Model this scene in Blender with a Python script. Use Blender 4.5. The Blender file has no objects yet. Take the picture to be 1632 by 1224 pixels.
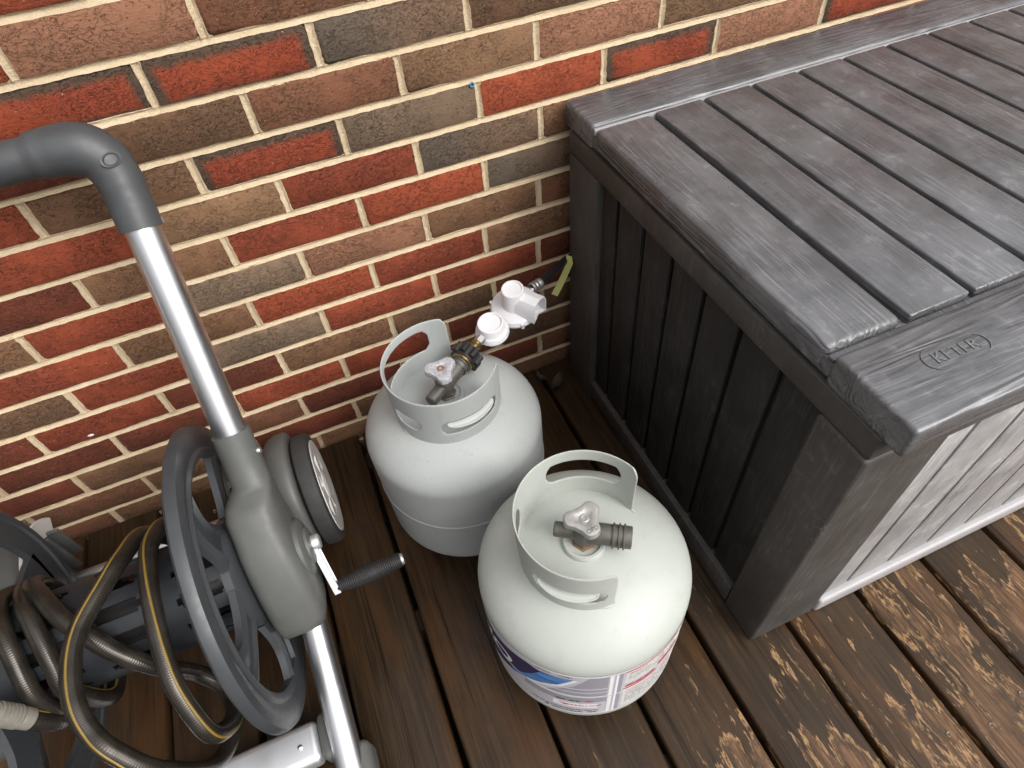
import bpy, bmesh, math, random
from mathutils import Vector, Matrix
R_ = math.radians
random.seed(7)
scene = bpy.context.scene
col = scene.collection

# ------------------------------------------------------------------ camera
YAW, PITCH, ROLL = .3093, -.8696, -.1147
CAM = (.0451, -.9589, 1.1616)
FOC = 1001.613 / 1632 * 36
def cam_matrix():
    cy, sy, cp, sp = math.cos(YAW), math.sin(YAW), math.cos(PITCH), math.sin(PITCH)
    f = Vector((sy*cp, cy*cp, sp)); r = Vector((cy, -sy, 0)); u = r.cross(f)
    cr, sr = math.cos(ROLL), math.sin(ROLL)
    r2 = cr*r + sr*u; u2 = -sr*r + cr*u
    m = Matrix(((r2.x, u2.x, -f.x, CAM[0]), (r2.y, u2.y, -f.y, CAM[1]), (r2.z, u2.z, -f.z, CAM[2]), (0, 0, 0, 1)))
    return m
cd = bpy.data.cameras.new('camera'); cam = bpy.data.objects.new('camera', cd); col.objects.link(cam)
cd.sensor_width = 36; cd.lens = FOC; cd.clip_start = .02; cd.clip_end = 500
cam.matrix_world = cam_matrix()
scene.camera = cam

# ------------------------------------------------------------------ light
SUN_EL, SUN_AZ = 42, 148          # azimuth measured clockwise from +y (the wall side)
SUN_STRENGTH, SUN_ANGLE, SKY_STRENGTH, EXPOSURE = 1.15, 40, .12, .20
w = bpy.data.worlds.new('World'); scene.world = w; w.use_nodes = True
nt = w.node_tree; nt.nodes.clear()
sky = nt.nodes.new('ShaderNodeTexSky'); sky.sky_type = 'NISHITA'; sky.sun_disc = False
sky.sun_elevation = R_(SUN_EL); sky.sun_rotation = R_(SUN_AZ); sky.dust_density = 4; sky.ozone_density = 1
hs = nt.nodes.new('ShaderNodeHueSaturation'); hs.inputs['Saturation'].default_value = .06
bg = nt.nodes.new('ShaderNodeBackground'); bg.inputs['Strength'].default_value = SKY_STRENGTH
wo = nt.nodes.new('ShaderNodeOutputWorld')
# overcast: brightest overhead, a third of that at the horizon, the same all round
tc = nt.nodes.new('ShaderNodeTexCoord'); sp = nt.nodes.new('ShaderNodeSeparateXYZ'); nt.links.new(tc.outputs['Generated'], sp.inputs[0])
mr = nt.nodes.new('ShaderNodeMapRange'); nt.links.new(sp.outputs[2], mr.inputs[0]); mr.inputs[3].default_value = .25; mr.inputs[4].default_value = 3.2
sc_ = nt.nodes.new('ShaderNodeVectorMath'); sc_.operation = 'SCALE'; nt.links.new(hs.outputs[0], sc_.inputs[0]); nt.links.new(mr.outputs[0], sc_.inputs['Scale'])
nt.links.new(sky.outputs[0], hs.inputs['Color']); nt.links.new(sc_.outputs[0], bg.inputs['Color']); nt.links.new(bg.outputs[0], wo.inputs['Surface'])
sl = bpy.data.lights.new('sun', 'SUN'); sl.energy = SUN_STRENGTH; sl.angle = R_(SUN_ANGLE); sl.color = (1, .955, .88)
so = bpy.data.objects.new('sun', sl); col.objects.link(so)
d = Vector((math.sin(R_(SUN_AZ))*math.cos(R_(SUN_EL)), math.cos(R_(SUN_AZ))*math.cos(R_(SUN_EL)), math.sin(R_(SUN_EL))))
so.rotation_euler = d.to_track_quat('Z', 'Y').to_euler(); so.location = d*10
vs = scene.view_settings; vs.view_transform = 'Standard'; vs.look = 'None'; vs.exposure = EXPOSURE; vs.gamma = 1; vs.use_curve_mapping = False

# ------------------------------------------------------------------ material helpers
class NT:
    def __init__(s, name):
        s.m = bpy.data.materials.new(name); s.m.use_nodes = True
        s.t = s.m.node_tree; s.b = s.t.nodes['Principled BSDF']
    def n(s, typ, **kw):
        nd = s.t.nodes.new(typ)
        for k, v in kw.items():
            if k.startswith('i_'): nd.inputs[k[2:].replace('_', ' ')].default_value = v
            else: setattr(nd, k, v)
        return nd
    def l(s, a, b): s.t.links.new(a, b)
    def set(s, inp, v):
        if hasattr(v, 'is_output') or isinstance(v, bpy.types.NodeSocket): s.l(v, inp)
        else: inp.default_value = v
    def math(s, op, a, b=0., c=None, clamp=False):
        nd = s.n('ShaderNodeMath', operation=op, use_clamp=clamp)
        s.set(nd.inputs[0], a); s.set(nd.inputs[1], b)
        if c is not None: s.set(nd.inputs[2], c)
        return nd.outputs[0]
    def mix(s, f, a, b, blend='MIX'):
        nd = s.n('ShaderNodeMix', data_type='RGBA', blend_type=blend)
        s.set(nd.inputs[0], f)
        s.set(nd.inputs[6], a if not isinstance(a, tuple) else (*a, 1)[:4]); s.set(nd.inputs[7], b if not isinstance(b, tuple) else (*b, 1)[:4])
        return nd.outputs[2]
    def pos(s): return s.n('ShaderNodeNewGeometry').outputs['Position']
    def obj(s): return s.n('ShaderNodeTexCoord').outputs['Object']
    def rnd(s): return s.n('ShaderNodeObjectInfo').outputs['Random']
    def scale(s, v, sc, rot=(0, 0, 0), loc=(0, 0, 0)):
        nd = s.n('ShaderNodeMapping'); s.l(v, nd.inputs[0]); nd.inputs['Scale'].default_value = sc; nd.inputs['Rotation'].default_value = rot; nd.inputs['Location'].default_value = loc
        return nd.outputs[0]
    def noise(s, v, sc, det=4, rough=.55, w=None, dist=0):
        nd = s.n('ShaderNodeTexNoise'); nd.inputs['Scale'].default_value = sc; nd.inputs['Detail'].default_value = det; nd.inputs['Roughness'].default_value = rough; nd.inputs['Distortion'].default_value = dist
        if w is not None: nd.noise_dimensions = '4D'; s.l(w, nd.inputs['W'])
        s.l(v, nd.inputs['Vector']); return nd.outputs[0]
    def voro(s, v, sc, feature='F1'):
        nd = s.n('ShaderNodeTexVoronoi', feature=feature); nd.inputs['Scale'].default_value = sc; s.l(v, nd.inputs['Vector']); return nd.outputs['Distance']
    def ramp(s, v, lo, hi, a=0., b=1.):
        nd = s.n('ShaderNodeMapRange', interpolation_type='SMOOTHSTEP'); s.l(v, nd.inputs[0])
        for i, x in enumerate((lo, hi, a, b)): nd.inputs[1+i].default_value = x
        return nd.outputs[0]
    def bump(s, h, strength, dist, normal=None):
        nd = s.n('ShaderNodeBump'); nd.inputs['Strength'].default_value = strength; nd.inputs['Distance'].default_value = dist
        s.l(h, nd.inputs['Height'])
        if normal is not None: s.l(normal, nd.inputs['Normal'])
        s.l(nd.outputs[0], s.b.inputs['Normal']); return nd.outputs[0]
    def xyz(s, v):
        nd = s.n('ShaderNodeSeparateXYZ'); s.l(v, nd.inputs[0]); return nd.outputs
    def base(s, c): s.set(s.b.inputs['Base Color'], c if not isinstance(c, tuple) else (*c, 1)[:4])
    def rough(s, v): s.set(s.b.inputs['Roughness'], v)
    def metal(s, v): s.b.inputs['Metallic'].default_value = v
    def spec(s, v): s.b.inputs['Specular IOR Level'].default_value = v

M = {}
def simple(name, c, rough=.5, metal=0., nz=.12, sc=40, bump=0., spec=.5, rvar=.1, speck=0.):
    a = NT(name); p = a.pos(); n1 = a.noise(p, sc, 5); n2 = a.noise(p, sc*6, 3)
    v = a.math('ADD', a.math('MULTIPLY', a.math('SUBTRACT', n1, .5), nz*4), 1.)
    cc = a.mix(1., c, (1, 1, 1)); mul = a.n('ShaderNodeVectorMath', operation='SCALE')
    mul.inputs[0].default_value = c; a.l(v, mul.inputs['Scale'])
    colr = mul.outputs[0]
    if speck:
        f = a.ramp(a.noise(p, 420, 2), .66, .72, 0, speck)
        colr = a.mix(f, colr, (.1, .09, .08))
    a.base(colr); a.metal(metal); a.spec(spec)
    a.rough(a.math('ADD', rough, a.math('MULTIPLY', a.math('SUBTRACT', n2, .5), rvar*3), clamp=True))
    if bump: a.bump(n2, .5, bump)
    M[name] = a.m; return a.m

def brick_mat(name, c1, c2, kind='plain', edge=(.080, .052, .035)):
    a = NT(name); o = a.obj(); r = a.rnd(); w = a.math('MULTIPLY', r, 37.)
    n1 = a.noise(o, 9, 4, .6, w); n2 = a.noise(o, 60, 5, .65, w); n3 = a.noise(a.scale(o, (1, 1, 3)), 160, 4, .7, w)
    f = a.math('ADD', a.math('MULTIPLY', a.ramp(n1, .35, .65), .7), a.math('MULTIPLY', a.ramp(n2, .35, .65), .35), clamp=True)
    cc = a.mix(f, c1, c2)
    if kind == 'flash':            # kiln-flashed dark border round a red heart
        x, y, z = a.xyz(o)
        dx = a.math('SUBTRACT', .107, a.math('ABSOLUTE', x)); dz = a.math('SUBTRACT', .029, z)
        dz2 = a.math('ADD', a.math('ADD', z, .029), .010)
        dd = a.math('MINIMUM', a.math('MINIMUM', dx, dz), dz2)
        dd = a.math('ADD', dd, a.math('MULTIPLY', a.math('SUBTRACT', n2, .5), .018))
        cc = a.mix(a.ramp(dd, .006, .019), edge, cc)
    elif kind == 'fade':           # one dark end
        x, y, z = a.xyz(o)
        dd = a.math('ADD', x, a.math('MULTIPLY', a.math('SUBTRACT', n1, .5), .12))
        cc = a.mix(a.ramp(dd, -.07, .06), edge, cc)
    # value change per brick and dusty grain
    hv = a.n('ShaderNodeHueSaturation'); a.l(cc, hv.inputs['Color']); a.l(a.ramp(r, 0, 1, .88, 1.12), hv.inputs['Value'])
    cc = a.mix(a.ramp(n3, .62, .76, 0, .22), hv.outputs[0], (.30, .17, .11))
    cr0 = a.math('SUBTRACT', a.noise(a.scale(o, (1, 1, 1.7)), 62, 4, .62, w, 1.6), .5)
    crack = a.ramp(a.math('ABSOLUTE', cr0), 0., .020, 1, 0)
    crack = a.math('MULTIPLY', crack, a.ramp(n1, .36, .56))
    pit = a.ramp(a.noise(o, 210, 3, .6, w), .30, .40, 1, 0)
    cc = a.mix(a.math('MULTIPLY', crack, .50), cc, (.025, .016, .012))
    cc = a.mix(a.math('MULTIPLY', pit, .45), cc, (.03, .02, .015))
    fleck = a.ramp(a.noise(o, 330, 1, .5, w), .735, .76); cc = a.mix(a.math('MULTIPLY', fleck, .6), cc, (.55, .42, .30))
    a.base(cc); a.rough(.82); a.spec(.25)
    h = a.math('SUBTRACT', a.math('ADD', a.math('MULTIPLY', n3, .5), n2), a.math('ADD', a.math('MULTIPLY', crack, .6), a.math('MULTIPLY', pit, .4)))
    a.bump(h, .9, .0032); M[name] = a.m; return a.m

brick_mat('brick_red', (.265, .056, .025), (.180, .042, .021))
brick_mat('brick_bright', (.345, .075, .032), (.270, .058, .026))
brick_mat('brick_darkred', (.165, .040, .021), (.118, .036, .020))
brick_mat('brick_brown', (.205, .103, .054), (.145, .076, .041))
brick_mat('brick_redbrown', (.215, .085, .046), (.155, .076, .042))
brick_mat('brick_darkbrown', (.155, .078, .042), (.115, .066, .037))
brick_mat('brick_tan', (.235, .130, .070), (.175, .098, .053))
brick_mat('brick_rose', (.300, .138, .080), (.245, .116, .067))
brick_mat('brick_grey', (.198, .130, .084), (.135, .094, .063))
brick_mat('brick_greybrown', (.202, .118, .074), (.145, .090, .058), 'fade', (.112, .083, .060))
brick_mat('brick_flash', (.295, .058, .024), (.225, .046, .022), 'flash')

a = NT('mortar'); p = a.pos(); n1 = a.noise(p, 14, 4); n2 = a.noise(p, 260, 4, .7); n3 = a.noise(p, 55, 4)
c = a.mix(a.ramp(n1, .3, .7), (.52, .405, .265), (.61, .485, .330)); c = a.mix(a.ramp(n2, .55, .8, 0, .35), c, (.36, .28, .19))
c = a.mix(a.ramp(a.noise(p, 5, 4, .6), .48, .70, 0, .45), c, (.40, .31, .20)); c = a.mix(a.ramp(a.noise(p, 700, 2), .60, .70, 0, .4), c, (.30, .22, .14))
a.base(c); a.rough(.92); a.spec(.2); a.bump(a.math('ADD', a.math('MULTIPLY', n2, 1.3), n3), .9, .0022); M['mortar'] = a.m

# deck: worn dark stain over tan wood
a = NT('deck_wood'); p = a.pos(); r = a.rnd(); w = a.math('MULTIPLY', r, 51.)
g = a.noise(a.scale(p, (1, .05, 1)), 130, 5, .6, w); g2 = a.noise(a.scale(p, (1, .035, 1)), 420, 3, .6, w)
big = a.noise(a.scale(p, (1, .45, 1)), 9, 4, .6, w); med = a.noise(a.scale(p, (1, .17, 1)), 36, 5, .62, w, .5)
x, y, z = a.xyz(p)
bias = a.math('ADD', a.math('MULTIPLY', a.ramp(y, -.15, -1.1), .60), a.math('MULTIPLY', a.ramp(x, -.1, .9), .26))
patch = a.math('ADD', big, a.math('SUBTRACT', bias, .575))            # where the coat has worn
stain = a.mix(a.ramp(g, .3, .7), (.021, .0118, .0056), (.049, .0285, .0140))
stain = a.mix(a.ramp(a.noise(a.scale(p, (1, .3, 1)), 14, 3, .55, w), .44, .68, 0, .55), stain, (.082, .036, .014))
hv = a.n('ShaderNodeHueSaturation'); a.l(stain, hv.inputs['Color']); a.l(a.ramp(r, 0, 1, .75, 1.2), hv.inputs['Value'])
wood = a.mix(a.ramp(g2, .35, .65), (.225, .118, .056), (.095, .048, .023))
flake = a.noise(a.scale(p, (1, .28, 1)), 85, 6, .68, w, .9)
edge_ = a.math('ADD', a.math('MULTIPLY', patch, .62), a.math('ADD', a.math('MULTIPLY', med, .42), a.math('MULTIPLY', flake, .16)))
bare = a.ramp(edge_, .715, .785)                                       # bare, weathered wood
halo = a.math('MULTIPLY', a.ramp(edge_, .708, .724), a.ramp(edge_, .742, .730))   # pale curled edge of the coat
speck = a.math('MULTIPLY', a.ramp(a.math('ADD', a.math('MULTIPLY', flake, .7), a.math('MULTIPLY', g, .45)), .67, .735), a.ramp(patch, .36, .66))
cc = a.mix(a.math('MULTIPLY', bare, a.ramp(g, .36, .60, .25, .80)), hv.outputs[0], wood)
cc = a.mix(a.math('MULTIPLY', halo, a.ramp(flake, .42, .56, .05, .85)), cc, (.33, .195, .092))
cc = a.mix(a.math('MULTIPLY', speck, .75), cc, (.36, .22, .11))
crk = a.ramp(a.noise(a.scale(p, (1, .02, 1)), 75, 2, .5, w), .30, .345, 1, 0)
cc = a.mix(a.math('MULTIPLY', crk, .65), cc, (.012, .008, .006))
mud = a.ramp(a.noise(p, 22, 5, .65, w), .50, .70)
cc = a.mix(a.math('MULTIPLY', mud, .45), cc, (.016, .011, .008))
wear = a.math('MAXIMUM', bare, speck)
a.base(cc); a.rough(a.math('ADD', .32, a.math('ADD', a.math('MULTIPLY', wear, .28), a.math('MULTIPLY', mud, .12)))); a.spec(.30)
a.bump(a.math('SUBTRACT', a.math('ADD', g, a.math('MULTIPLY', g2, .6)), a.math('ADD', a.math('MULTIPLY', crk, .9), a.math('MULTIPLY', wear, .35))), .7, .0018); M['deck_wood'] = a.m
simple('screw_dull', (.22, .20, .17), .5, .5, nz=.2, sc=150)
simple('joist_wood', (.03, .02, .013), .8, nz=.2)
simple('soil', (.06, .05, .035), .95, nz=.25, sc=12)

def plastic_grain(name, axis, c1, c2, rough=.40, dist=.0012, spec=.6):
    # moulded plastic with embossed wood figure along the given axis
    a = NT(name); p = a.obj(); r = a.rnd(); w = a.math('MULTIPLY', r, 23.)
    sc = {'x': (.10, 1, 1), 'y': (1, .10, 1), 'z': (1, 1, .10)}[axis]
    sc2 = {'x': (.035, 1, 1), 'y': (1, .035, 1), 'z': (1, 1, .035)}[axis]
    figure = a.noise(a.scale(p, sc), 22, 2, .5, w, .6)
    rings = a.math('SINE', a.math('MULTIPLY', figure, 70.))
    fine = a.noise(a.scale(p, sc2), 480, 3, .6, w)
    cloud = a.noise(p, 11, 5, .6, w); dust = a.noise(p, 48, 5, .65, w); sm = a.noise(a.scale(p, sc), 60, 4, .6, w)
    cc = a.mix(a.ramp(cloud, .3, .7), c1, c2)
    if name == 'resin_post':
        sw = a.noise(a.scale(p, (1, 1, .35)), 70, 3, .55, w, .7); sc0 = a.ramp(a.math('ABSOLUTE', a.math('SUBTRACT', sw, .5)), 0., .006, 1, 0)
        cc = a.mix(a.math('MULTIPLY', sc0, a.ramp(a.noise(p, 17, 3, .6, w), .56, .66, 0, .6)), cc, (.34, .31, .29))
    dust_sheen = a.math('MULTIPLY', a.ramp(dust, .52, .70), a.ramp(cloud, .42, .62))  # dusty mottling that also paints the whitish highlights on the grain
    cc = a.mix(a.math('MULTIPLY', dust_sheen, .30), cc, tuple(min(1, k*2.6+.03) for k in c2))
    cc = a.mix(a.math('MULTIPLY', a.ramp(sm, .5, .75), .25), cc, tuple(k*1.7+.01 for k in c2))
    lin = a.math('MULTIPLY', a.ramp(fine, .50, .66), a.ramp(a.noise(a.scale(p, sc), 14, 3, .5, w), .38, .62))
    cc = a.mix(a.math('MULTIPLY', lin, .42), cc, tuple(min(1, k*2.1+.02) for k in c2))
    a.base(cc); a.spec(spec)
    a.rough(a.math('ADD', rough, a.math('ADD', a.math('MULTIPLY', a.math('SUBTRACT', cloud, .5), .45), a.math('MULTIPLY', a.math('SUBTRACT', sm, .5), .35)), clamp=True))
    zone = a.ramp(a.noise(a.scale(p, sc), 9, 2, .5, w), .40, .62)
    ks = {'x': (.42, 1, 1), 'y': (1, .42, 1), 'z': (1, 1, .42)}[axis]
    wob = a.noise(p, 30, 2, .5, w); kd = a.math('ADD', a.voro(a.scale(p, ks, (0, 0, 0), (3.3, 1.7, .9)), 6.5), a.math('MULTIPLY', wob, .10))
    kz = a.ramp(kd, .10, .24, 1, 0); kr_ = a.math('SINE', a.math('MULTIPLY', kd, 150.))
    h = a.math('ADD', a.math('MULTIPLY', a.math('MULTIPLY', rings, .42), zone), a.math('MULTIPLY', fine, .55))
    h = a.math('ADD', h, a.math('MULTIPLY', a.math('MULTIPLY', kr_, .40), kz))
    a.base(a.mix(a.math('MULTIPLY', kz, a.ramp(kr_, .2, 1., 0, .35)), cc, tuple(min(1, k*2.2+.02) for k in c2)))
    a.bump(h, .8, dist); M[name] = a.m; return a.m
PC1, PC2 = (.062, .061, .064), (.116, .115, .121)  # lit resin: lid tone raised to carry the sky sheen
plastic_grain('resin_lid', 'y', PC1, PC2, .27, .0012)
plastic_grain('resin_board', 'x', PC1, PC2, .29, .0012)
plastic_grain('resin_side_shaded', 'z', (.016, .0145, .0135), (.026, .024, .0225), .62, .0012, .25)  # shaded copy of the box resin; the side's shade is in the colour
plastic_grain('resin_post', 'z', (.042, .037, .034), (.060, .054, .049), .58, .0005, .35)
plastic_grain('resin_front', 'z', (.215, .208, .208), (.35, .34, .342), .36)  # paler, dusty copy of the resin with the front's brightness painted in
simple('resin_edge', (.36, .345, .35), .45, nz=.08)
simple('resin_core', (.012, .011, .011), .6)

def tank_paint(name, c, rough, spk):
    a = NT(name); p = a.pos(); n = a.noise(p, 9, 4); f = a.noise(p, 70, 4, .6); s = a.noise(p, 240, 2)
    cc = a.mix(a.ramp(n, .3, .7), tuple(k*.93 for k in c), c)
    cc = a.mix(a.math('MULTIPLY', a.ramp(f, .55, .8), .25), cc, tuple(k*.75 for k in c))
    cc = a.mix(a.math('MULTIPLY', a.math('MULTIPLY', a.ramp(s, .70, .74), a.ramp(n, .5, .6)), spk), cc, (.12, .10, .08))
    st_ = a.noise(a.scale(p, (1, 1, .18)), 34, 4, .6); cc = a.mix(a.math('MULTIPLY', a.ramp(st_, .55, .75), .22), cc, tuple(k*.62 for k in c))
    rs = a.math('MULTIPLY', a.ramp(a.noise(p, 130, 3, .6), .69, .73), a.ramp(a.noise(p, 6, 2), .50, .60)); cc = a.mix(a.math('MULTIPLY', rs, .7*spk+.1), cc, (.20, .10, .05))
    a.base(cc); a.rough(a.math('ADD', rough, a.math('MULTIPLY', a.math('SUBTRACT', f, .5), .25))); a.spec(.45)
    a.bump(a.math('ADD', f, a.math('MULTIPLY', s, .25)), .12, .0012); M[name] = a.m
tank_paint('paint_old', (.355, .368, .36), .48, .8)
tank_paint('paint_new', (.395, .412, .380), .47, .3)
simple('aluminium', (.70, .70, .72), .32, 1., nz=.03, sc=14, rvar=.03)
simple('aluminium_satin', (.80, .80, .82), .38, .85, nz=.02, sc=60, rvar=.05)
simple('cast_metal', (.37, .36, .345), .48, .55, nz=.12, sc=180, bump=.0006)
simple('cast_worn', (.40, .40, .42), .6, .3, nz=.4, sc=260, bump=.001)
simple('valve_brass', (.125, .116, .104), .48, .45, nz=.15, sc=120, bump=.0004)
simple('brass', (.40, .29, .12), .30, .9, nz=.06)
simple('rust', (.19, .105, .06), .75, .1, nz=.25, sc=150)
simple('zinc', (.50, .50, .50), .38, .8, nz=.08, sc=90)
simple('white_plastic', (.64, .63, .645), .32, nz=.015)
simple('black_plastic', (.016, .015, .015), .42, nz=.1)
simple('rubber', (.030, .029, .028), .75, nz=.25, sc=60, bump=.0006)
simple('grip_rubber', (.018, .017, .017), .5, nz=.1)
simple('reel_plastic', (.036, .039, .043), .42, nz=.14, sc=22, bump=.0003)
simple('reel_dark', (.013, .015, .018), .42, nz=.12, sc=22)
simple('housing_plastic', (.086, .087, .082), .52, nz=.16, sc=18, bump=.0004, speck=.12)
simple('handle_plastic', (.050, .052, .055), .48, nz=.24, sc=20, bump=.0003, speck=.08)
simple('rim_plastic', (.60, .585, .56), .45, nz=.06)
simple('lens_pink', (.34, .25, .22), .25, .2, nz=.08)
simple('hose_stripe', (.17, .105, .012), .45, nz=.12, sc=200)
simple('coupling', (.17, .155, .13), .42, nz=.12, sc=80)
simple('tag_yellow', (.30, .29, .06), .5, nz=.08)
simple('plug_blue', (.10, .24, .36), .5)
simple('leaf_dry', (.035, .022, .014), .8, nz=.3, sc=120)
simple('paint_chip', (.7, .66, .62), .6)
simple('lab_base', (.50, .485, .52), .40, nz=.02)
simple('lab_white', (.78, .77, .79), .40, nz=.01)
simple('lab_navy', (.022, .020, .085), .35, nz=.1)
simple('lab_grey', (.30, .285, .33), .40, nz=.03)
simple('lab_red', (.55, .06, .08), .4, nz=.05)
simple('lab_pale', (.62, .62, .60), .4, nz=.02)
simple('lab_black', (.03, .03, .04), .4)
a = NT('lab_blue'); p = a.pos(); n = a.noise(a.scale(p, (1, 1, 6)), 28, 3); a.base(a.mix(a.ramp(n, .35, .65), (.03, .12, .38), (.10, .27, .56))); a.rough(.35); M['lab_blue'] = a.m
# braided hose jacket
a = NT('hose_jacket'); uv = a.n('ShaderNodeTexCoord').outputs['UV']; u, v, _ = a.xyz(uv)
b1 = a.math('SINE', a.math('MULTIPLY', u, 2100.)); b2 = a.math('SINE', a.math('MULTIPLY', v, 6.283*14))
n = a.noise(a.pos(), 30, 4)
a.base(a.mix(a.ramp(n, .3, .7), (.026, .0215, .017), (.046, .0385, .031))); a.rough(.25); a.metal(.5); a.spec(.5)
a.bump(a.math('ADD', b1, a.math('MULTIPLY', b2, .5)), .16, .0005); M['hose_jacket'] = a.m

# ------------------------------------------------------------------ mesh helpers
class MB:
    def __init__(s): s.v = []; s.f = []; s.uv = {}
    def add(s, verts, faces):
        o = len(s.v); s.v += [tuple(v) for v in verts]; s.f += [tuple(i+o for i in f) for f in faces]; return o
    def box(s, x0, x1, y0, y1, z0, z1):
        s.add([(x0,y0,z0),(x1,y0,z0),(x1,y1,z0),(x0,y1,z0),(x0,y0,z1),(x1,y0,z1),(x1,y1,z1),(x0,y1,z1)],
              [(0,3,2,1),(4,5,6,7),(0,1,5,4),(1,2,6,5),(2,3,7,6),(3,0,4,7)])
    def lathe(s, prof, seg=48, mat=None, a0=0., a1=2*math.pi, caps=False):
        mat = mat or Matrix(); full = abs(a1-a0-2*math.pi) < 1e-6
        n = seg if full else seg+1; vs = []; fs = []
        for r, z in prof:
            for i in range(n):
                t = a0+(a1-a0)*i/seg; vs.append(mat @ Vector((r*math.cos(t), r*math.sin(t), z)))
        for j in range(len(prof)-1):
            for i in range(seg):
                i2 = (i+1) % n if full else i+1
                fs.append((j*n+i, j*n+i2, (j+1)*n+i2, (j+1)*n+i))
        if caps:
            fs.append(tuple(range(n-1, -1, -1))); k = (len(prof)-1)*n; fs.append(tuple(range(k, k+n)))
        s.add(vs, fs)
    def tube(s, pts, rad, seg=16, caps=True, smooth_n=0, closed=False, sq=None):
        pts = [Vector(p) for p in pts]
        rads = rad if isinstance(rad, (list, tuple)) else [rad]*len(pts)
        n = len(pts); T = []
        for i in range(n):
            a_ = pts[max(i-1, 0)]; b_ = pts[min(i+1, n-1)]; T.append((b_-a_).normalized())
        up = Vector((0, 0, 1)) if abs(T[0].z) < .9 else Vector((1, 0, 0))
        N = (up-T[0]*up.dot(T[0])).normalized(); vs = []; fs = []; L = 0; uvs = []
        for i in range(n):
            if i: N = (N-T[i]*N.dot(T[i])).normalized(); L += (pts[i]-pts[i-1]).length
            B = T[i].cross(N)
            for k in range(seg):
                t = 2*math.pi*k/seg; vs.append(pts[i]+(N*math.cos(t)+B*math.sin(t))*rads[i]); uvs.append((L, k/seg))
        for i in range(n-1):
            for k in range(seg): fs.append((i*seg+k, i*seg+(k+1) % seg, (i+1)*seg+(k+1) % seg, (i+1)*seg+k))
        if caps: fs.append(tuple(range(seg-1, -1, -1))); fs.append(tuple(range((n-1)*seg, n*seg)))
        o = s.add(vs, fs)
        for i, q in enumerate(uvs): s.uv[o+i] = q
        return [(pts[i], T[i]) for i in range(n)]
    def prism(s, poly, mat, h0, h1):
        n = len(poly)
        s.add([mat @ Vector((p[0], p[1], h)) for h in (h0, h1) for p in poly],
              [tuple(range(n-1, -1, -1)), tuple(range(n, 2*n))]+[(i, (i+1) % n, n+(i+1) % n, n+i) for i in range(n)])
    def build(s, name, mat, parent=None, bevel=0., bseg=2, smooth=40, loc=None, subsurf=0):
        me = bpy.data.meshes.new(name); me.from_pydata(s.v, [], s.f); me.update()
        if s.uv:
            ul = me.uv_layers.new(name='UVMap')
            for lp in me.loops: ul.data[lp.index].uv = s.uv.get(lp.vertex_index, (0, 0))
        if bevel:
            bm = bmesh.new(); bm.from_mesh(me)
            bm.normal_update()
            ed = [e for e in bm.edges if len(e.link_faces) == 2 and e.calc_face_angle(0) > .6]
            bmesh.ops.bevel(bm, geom=ed, offset=bevel, segments=bseg, profile=.5, affect='EDGES', clamp_overlap=True)
            bmesh.ops.recalc_face_normals(bm, faces=bm.faces); bm.to_mesh(me); bm.free()
        else:
            bm = bmesh.new(); bm.from_mesh(me); bmesh.ops.recalc_face_normals(bm, faces=bm.faces); bm.to_mesh(me); bm.free()
        return finish(me, name, mat, parent, smooth, loc)
def finish(me, name, mat, parent=None, smooth=40, loc=None):
    if smooth:
        me.polygons.foreach_set('use_smooth', [True]*len(me.polygons)); me.set_sharp_from_angle(angle=R_(smooth))
    if mat: me.materials.append(M[mat])
    o = bpy.data.objects.new(name, me); col.objects.link(o)
    if parent: o.parent = parent
    if loc: o.location = loc
    return o
def thing(name, label, cat, loc=(0, 0, 0), rz=0., group=None):
    o = bpy.data.objects.new(name, None); col.objects.link(o); o.location = loc; o.rotation_euler.z = rz; o.empty_display_size = .05
    o['label'] = label; o['category'] = cat
    if group: o['group'] = group
    return o
def tag(o, label, cat, group=None):
    o['label'] = label; o['category'] = cat
    if group: o['group'] = group
def struct(o): o['kind'] = 'structure'; return o
def align(p0, p1):
    """matrix whose z axis runs from p0 to p1"""
    p0, p1 = Vector(p0), Vector(p1); z = (p1-p0).normalized()
    q = z.to_track_quat('Z', 'X'); return Matrix.Translation(p0) @ q.to_matrix().to_4x4()
def catmull(pts, per=10):
    P = [Vector(p) for p in pts]; P = [2*P[0]-P[1]]+P+[2*P[-1]-P[-2]]; out = []
    for i in range(1, len(P)-2):
        p0, p1, p2, p3 = P[i-1:i+3]
        for k in range(per):
            t = k/per; out.append(.5*((2*p1)+(p2-p0)*t+(2*p0-5*p1+4*p2-p3)*t*t+(3*p1-p0-3*p2+p3)*t**3))
    out.append(P[-2]); return out
def text_mesh(txt, size, extrude=0., align_x='CENTER', shear=0., offset=0.):
    cu = bpy.data.curves.new('text', 'FONT'); cu.body = txt; cu.size = size; cu.extrude = extrude; cu.align_x = align_x; cu.align_y = 'CENTER'; cu.shear = shear; cu.offset = offset
    ob = bpy.data.objects.new('text', cu); col.objects.link(ob)
    bpy.context.view_layer.update()
    me = bpy.data.meshes.new_from_object(ob.evaluated_get(bpy.context.evaluated_depsgraph_get())); bpy.data.objects.remove(ob); bpy.data.curves.remove(cu)
    return me

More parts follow.
